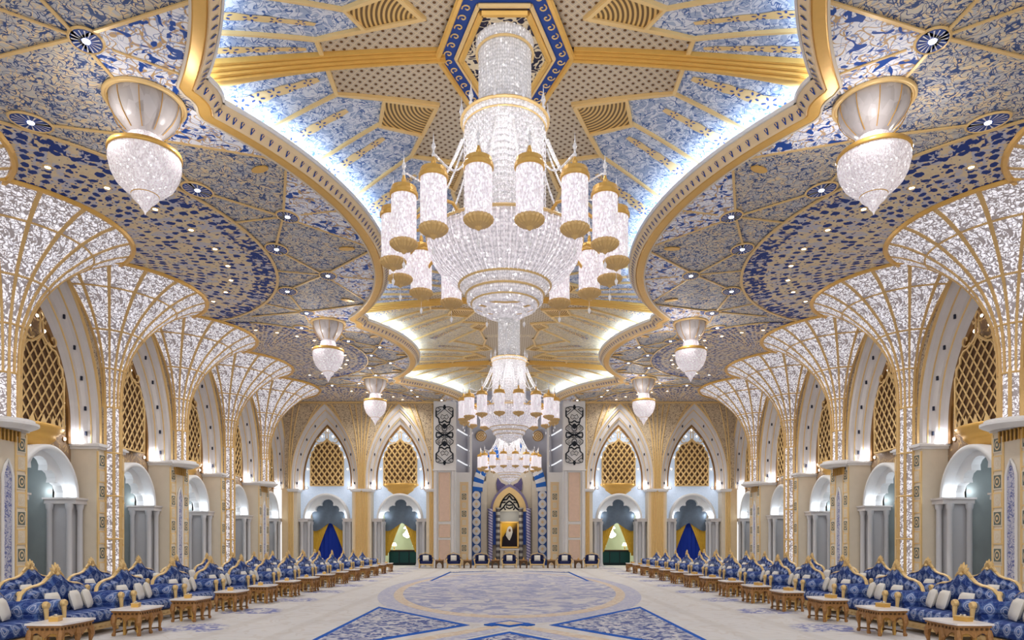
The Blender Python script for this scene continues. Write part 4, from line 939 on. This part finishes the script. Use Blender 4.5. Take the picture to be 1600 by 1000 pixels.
# ------------------------------------------------------------------ sofas, tables, armchairs
def sofa_proto(W, label):
    """front towards -y"""
    c = empty('sofa', (0, 0, 0), label=label, cat='sofa'); h = W / 2
    a = MB().box((0, -.02, .17), (W - .12, .78, .09)); a.box((0, -.42, .15), (W - .3, .05, .12))
    for i in range(9): a.lathe([(.001, -.02), (.05, 0), (.001, .02)], 6, (-(h - .3) + (W - .6) * i / 8, -.45, .15))
    put('base_rail', a.mesh('base_rail', gold_pale), c)
    for sx in (-1, 1):
        for sy in (-.36, .32): put('leg', MB().lathe([(.02, 0), (.035, .02), (.03, .06), (.05, .1), (.055, .14)], 8).mesh('leg', gold_pale), c, (sx * (h - .12), sy, 0))
    rows = []
    for y_, zz in ((-.40, .22), (-.46, .26), (-.47, .38), (-.43, .45), (-.3, .475), (.1, .47), (.2, .45)): rows.append([(x_ * (h - .24), y_, zz) for x_ in (-1, -.6, -.2, .2, .6, 1)])
    a = MB().grid(rows); n = len(rows)
    for q in (0, 5): a.poly([r[q] for r in rows] + [(rows[0][q][0], .2, .22)])
    put('seat_cushion', a.mesh('seat_cushion', damask), c)
    HT = [(0, 1.18), (.10, 1.16), (.2, 1.09), (.32, 1.01), (.48, .965), (.64, .95), (.78, .91), (.88, .83), (.93, .68)]
    top = [(-x * h / .93 * .93, z) for x, z in HT[::-1]] + [(x * h / .93 * .93, z) for x, z in HT[1:]]
    poly = top + [(h * .93, .25), (-h * .93, .25)]
    a = MB(); a.prism(poly, .26, .38)
    cr = [[(x, .26, .42) for x, z in top], [(x, .20, .5 + (z - .5) * .35) for x, z in top], [(x * .985, .2, .5 + (z - .5) * .8) for x, z in top], [(x * .97, .26, z - .03) for x, z in top]]
    a.grid(cr); put('backrest', a.mesh('backrest', damask), c)
    put('back_frame', MB().tube([(x, .32, z) for x, z in top], [.045] * len(top), 6).mesh('back_frame', gold_pale), c)
    a = MB()
    for i in range(-3, 4):
        t = R(90 - i * 24); r1 = .23 - abs(i) * .022; a.tube([(.03 * cos(t), .31, 1.17 + .02 * sin(t)), (.6 * r1 * cos(t), .29, 1.17 + .6 * r1 * sin(t)), (r1 * cos(t), .31, 1.17 + r1 * sin(t))], [.025, .04, .01], 5)
    for sx in (-1, 1): a.tube([(sx * x, .3, z) for x, z in ((.04, 1.18), (.14, 1.2), (.22, 1.13), (.2, 1.08), (.15, 1.11))], [.03, .03, .025, .02, .012], 5)
    a.lathe([(.001, 1.13), (.05, 1.17), (.001, 1.23)], 8, (0, .26, 0)); put('crest', a.mesh('crest', gold_pale), c)
    for sx in (-1, 1):
        X = sx * (h - .13)
        a = MB(); rows = []
        for y_ in (-.40, -.36, .0, .28): rows.append([(X + .13 * (.9 if y_ == -.40 else 1) * cos(q * pi / 6) , y_, .64 + .13 * (.9 if y_ == -.40 else 1) * sin(q * pi / 6)) for q in range(12)])
        a.grid(rows, close=True); a.poly(rows[0]); a.box((X - sx * .01, -.04, .40), (.17, .66, .46)); put('arm', a.mesh('arm', damask), c)
        a = MB(); a.tube([(X, -.43, .14), (X + sx * .015, -.45, .3), (X, -.46, .5), (X, -.45, .66)], [.035, .03, .034, .045], 7)
        a.lathe([(.001, -.03), (.09, -.02), (.1, .0), (.09, .03)], 12, (0, 0, 0)) if 0 else None
        B = MB().lathe([(.001, -.04), (.05, -.045), (.07, -.01), (.065, .03), (.001, .035)], 12)
        for (x_, y_, z_) in B.v: a.v.append((X + x_, -.45 + z_, .70 + y_))
        o = len(a.v) - len(B.v)
        for f in B.f: a.face([o + i for i in f])
        put('arm_post', a.mesh('arm_post', gold_pale), c)
    return c
def pillow_mesh():
    a = MB(); n = 8; 
    for s_ in (-1, 1):
        rows = []
        for i in range(n + 1):
            u = -1 + 2 * i / n; r = []
            for j in range(n + 1):
                v = -1 + 2 * j / n; t = (1 - u ** 4) * (1 - v ** 4); k = 1 - .10 * (1 - abs(u) ** 2) * abs(v) ** 2; k2 = 1 - .10 * (1 - abs(v) ** 2) * abs(u) ** 2
                r.append((.21 * u * k, s_ * .075 * t ** .5, .21 * v * k2))
            rows.append(r)
        a.grid(rows)
    return a.mesh('pillow', cream_cloth, True)
PM = pillow_mesh()
def place_pillow(x, y, z, rz, tilt, label, group, roll=0, sc=.9):
    o = put('pillow', PM, None, (x, y, z), label=label, cat='pillow', group=group); o.rotation_euler = (tilt, roll, rz); o.scale = (sc,) * 3; return o
proto = sofa_proto(2.06, '')
used = [False]
def place_sofa(x, y, rz, label, group):
    o = proto if not used[0] else copy_tree(proto); used[0] = True
    o.location = (x, y, 0); o.rotation_euler = (0, 0, rz); o['label'] = label; o['group'] = group; return o
def table_proto():
    c = empty('low_table', (0, 0, 0), cat='table')
    hx, hy = .44, .29
    pl = [(-hx, -hy), (-hx * .5, -hy - .03), (hx * .5, -hy - .03), (hx, -hy), (hx + .03, 0), (hx, hy), (hx * .5, hy + .03), (-hx * .5, hy + .03), (-hx, hy), (-hx - .03, 0)]
    put('marble_top', MB().slab(pl, .485, .515).mesh('marble_top', marble_top), c)
    a = MB(); a.box((0, 0, .465), (.84, .54, .035)); a.box((0, 0, .42), (.80, .50, .06))
    for sy in (-1, 1):
        sc_ = [(-.40, .40)] + [(-.40 + .8 * i / 24, .27 + .09 * abs(sin(i * pi / 8))) for i in range(25)] + [(.40, .40)]
        a.prism(sc_, sy * .25 - .012, sy * .25 + .012)
    for sx in (-1, 1):
        B = MB().prism([(-.25, .40)] + [(-.25 + .5 * i / 16, .27 + .09 * abs(sin(i * pi / 8))) for i in range(17)] + [(.25, .40)], -.012, .012)
        o = len(a.v); a.v += [(sx * .40 + y_, x_, z_) for x_, y_, z_ in B.v]
        for f in B.f: a.face([o + i for i in f])
    for i in range(9): a.box((-.36 + .09 * i, -.262, .42), (.03, .012, .05)); a.box((-.36 + .09 * i, .262, .42), (.03, .012, .05))
    put('carved_apron', a.mesh('carved_apron', wood), c)
    a = MB()
    for i in range(10):
        for sy in (-1, 1): a.box((-.36 + .08 * i, sy * .258, .425), (.035, .012, .035), 0)
    for i in range(6):
        for sx in (-1, 1): a.box((sx * .406, -.2 + .08 * i, .425), (.012, .035, .035))
    put('dark_inlay', a.mesh('dark_inlay', wood_dark), c, kind='stuff')
    lg = MB().tube([(0, 0, .41), (.01, 0, .33), (.025, 0, .26), (-.005, 0, .16), (-.01, 0, .08), (.015, 0, .03), (.02, 0, .0)], [.04, .055, .05, .028, .024, .04, .03], 7).mesh('leg', wood)
    for x_, y_ in ((-.38, -.24), (.38, -.24), (-.38, .24), (.38, .24), (0, -.25), (0, .25)): put('leg', lg, c, (x_, y_, 0), rz=0 if x_ >= 0 else pi)
    a = MB()
    for p, q in (((-.38, -.24), (0, -.1)), ((.38, -.24), (0, -.1)), ((-.38, .24), (0, .1)), ((.38, .24), (0, .1)), ((0, -.1), (0, .1))): a.tube([(p[0], p[1], .07), (q[0], q[1], .09)], .016, 5)
    put('stretcher', a.mesh('stretcher', wood_dark), c)
    a = MB()
    for x_ in (-.22, .22):
        for y_ in (-.13, .13): a.box((x_, y_, .19), (.06, .03, .38))
    a.box((0, 0, .36), (.52, .32, .025)); a.box((0, 0, .31), (.46, .27, .05)); put('nested_table', a.mesh('nested_table', gold), c)
    return c
tproto = table_proto(); tused = [False]
BOX = (MB().box((0, 0, .035), (.24, .13, .07)).mesh('box_body', gold), MB().box((0, 0, .075), (.25, .14, .012)).mesh('box_rim', gold_pale), MB().grid([[(-.05 + .05 * j, -.02 + .02 * i, .08 + .03 * ((i + j) % 2)) for j in range(3)] for i in range(3)]).mesh('tissue', cream_cloth))
SP = 2.27
for sg in (-1, 1):
    side = 'left' if sg < 0 else 'right'; rz = R(90) if sg < 0 else R(-90)
    for k in range(14):
        y = 10.84 + SP * k; nm_ = ORD[k] + (' to the camera' if k == 0 else ' from the camera')
        place_sofa(sg * 8.42, y, rz, 'blue damask sofa with gold crest in the ' + side + ' aisle row, ' + nm_, 'aisle row sofas, ' + side + ' side')
        for q, (oy, nm2) in enumerate(((-.5, 'near'), (.14, 'middle'), (.5, 'far'))):
            place_pillow(sg * (8.42 - .0), y + oy, .67, rz + (0, .2, .35)[q] * sg * -1, -.28, 'white pillow at the ' + nm2 + ' end of the ' + ORD[k] + ' aisle sofa on the ' + side, 'pillows on the ' + side + ' aisle sofas')
        t = tproto if not tused[0] else copy_tree(tproto); tused[0] = True
        y2 = 11.08 + SP * k; t.location = (sg * 7.27, y2, 0); t.rotation_euler = (0, 0, rz)
        t['label'] = 'carved gilt low table with white marble top, ' + nm_ + ' on the ' + side; t['group'] = 'low tables before the ' + side + ' sofas'
        b = empty('tissue_box', (sg * 7.33, y2 - .05 + .1 * (k % 2), .515), rz + .3, label='gold tissue box on the ' + ORD[k] + ' low table of the ' + side + ' row', cat='box', group='gold tissue boxes')
        for n_, m_ in zip(('box_body', 'box_rim', 'tissue'), BOX): put(n_, m_, b)
    for k in range(12):
        y = 13.25 + SP * k; nm_ = ORD[k] + (' to the camera' if k == 0 else ' from the camera')
        place_sofa(sg * 10.6, y, rz, 'blue damask sofa with gold crest in the ' + side + ' wall row, ' + nm_, 'wall row sofas, ' + side + ' side')
        for q, (oy, nm2) in enumerate(((-.5, 'near'), (.5, 'far'))):
            place_pillow(sg * 10.6, y + oy, .67, rz, -.28, 'white pillow at the ' + nm2 + ' end of the ' + ORD[k] + ' wall row sofa on the ' + side, 'pillows on the ' + side + ' wall row sofas')
ap = empty('armchair', (0, 0, 0), cat='armchair')
dk = plain('midnight blue leather', (.012, .02, .09), .45)
put('seat_cushion', MB().box((0, -.05, .36), (.66, .62, .2)).mesh('seat_cushion', dk), ap)
put('backrest', MB().prism([(-.40, .3), (-.42, .8), (-.3, .86), (0, .9), (.3, .86), (.42, .8), (.40, .3)], .24, .38).mesh('backrest', dk), ap)
put('back_frame', MB().tube([(x, .32, z) for x, z in ((-.42, .6), (-.44, .82), (-.3, .9), (-.1, .93), (0, 1.0), (.1, .93), (.3, .9), (.44, .82), (.42, .6))], .03, 5).mesh('back_frame', gold_pale), ap)
for sx in (-1, 1):
    put('arm', MB().tube([(sx * .42, .3, .58), (sx * .45, 0, .6), (sx * .47, -.32, .58)], .09, 8).box((sx * .41, 0, .42), (.1, .6, .3)).mesh('arm', dk), ap)
    put('arm_post', MB().tube([(sx * .46, -.36, .62), (sx * .5, -.38, .5), (sx * .45, -.38, .3), (sx * .46, -.38, .0)], [.06, .04, .035, .03], 6).mesh('arm_post', gold_pale), ap)
    put('leg', MB().lathe([(.02, 0), (.04, .25)], 6, (sx * .38, .3, 0)).mesh('leg', gold_pale), ap)
put('base_rail', MB().box((0, -.36, .24), (.86, .05, .07)).box((0, .3, .24), (.8, .05, .07)).mesh('base_rail', gold_pale), ap)
st = empty('side_table', (0, 0, 0), cat='table')
put('table_top', MB().box((0, 0, .54), (.56, .5, .05)).mesh('table_top', wood), st)
put('arched_front', MB().prism([(-.26, 0), (-.26, .5), (.26, .5), (.26, 0), (.17, 0), (.17, .22), (.1, .34), (0, .4), (-.1, .34), (-.17, .22), (-.17, 0)], -.2, -.17).mesh('arched_front', wood_dark), st)
for sx in (-1, 1): put('side_panel', MB().box((sx * .25, .02, .27), (.03, .4, .5)).mesh('side_panel', wood_dark), st)
put('ornament', MB().lathe([(.06, 0), (.07, .04), (.03, .08), (.04, .12), (.001, .16)], 8, (0, 0, .565)).mesh('ornament', gold), st)
CX = [-5.65, -3.77, -1.88, 0, 1.88, 3.73, 5.55]
def isr(o, i, arr): return o if i == 0 else copy_tree(o)
NTH = ['leftmost', 'second', 'third', 'middle', 'fifth', 'sixth', 'rightmost']
for i, x in enumerate(CX):
    o = isr(ap, i, CX); o.scale = (1.0, 1.05, 1.05); o.location = (x, 46.1, 0); o.rotation_euler = (0, 0, -.06 * (x / 2)); o['group'] = 'armchairs before the back wall'
    o['label'] = 'midnight blue armchair with gold frame, ' + NTH[i] + ' of the seven before the back wall'
    place_pillow(x, 46.10, .67, o.rotation_euler.z, -.2, 'white pillow on the ' + NTH[i] + ' midnight blue armchair', 'pillows on the armchairs', sc=.95)
NT = ['leftmost', 'second', 'third', 'fourth', 'fifth', 'rightmost']
for i in range(6):
    o = isr(st, i, CX); o.location = ((CX[i] + CX[i + 1]) / 2, 46.0, 0); o['group'] = 'side tables between the armchairs'
    o['label'] = 'small dark arched side table, ' + NT[i] + ' of six between the armchairs'
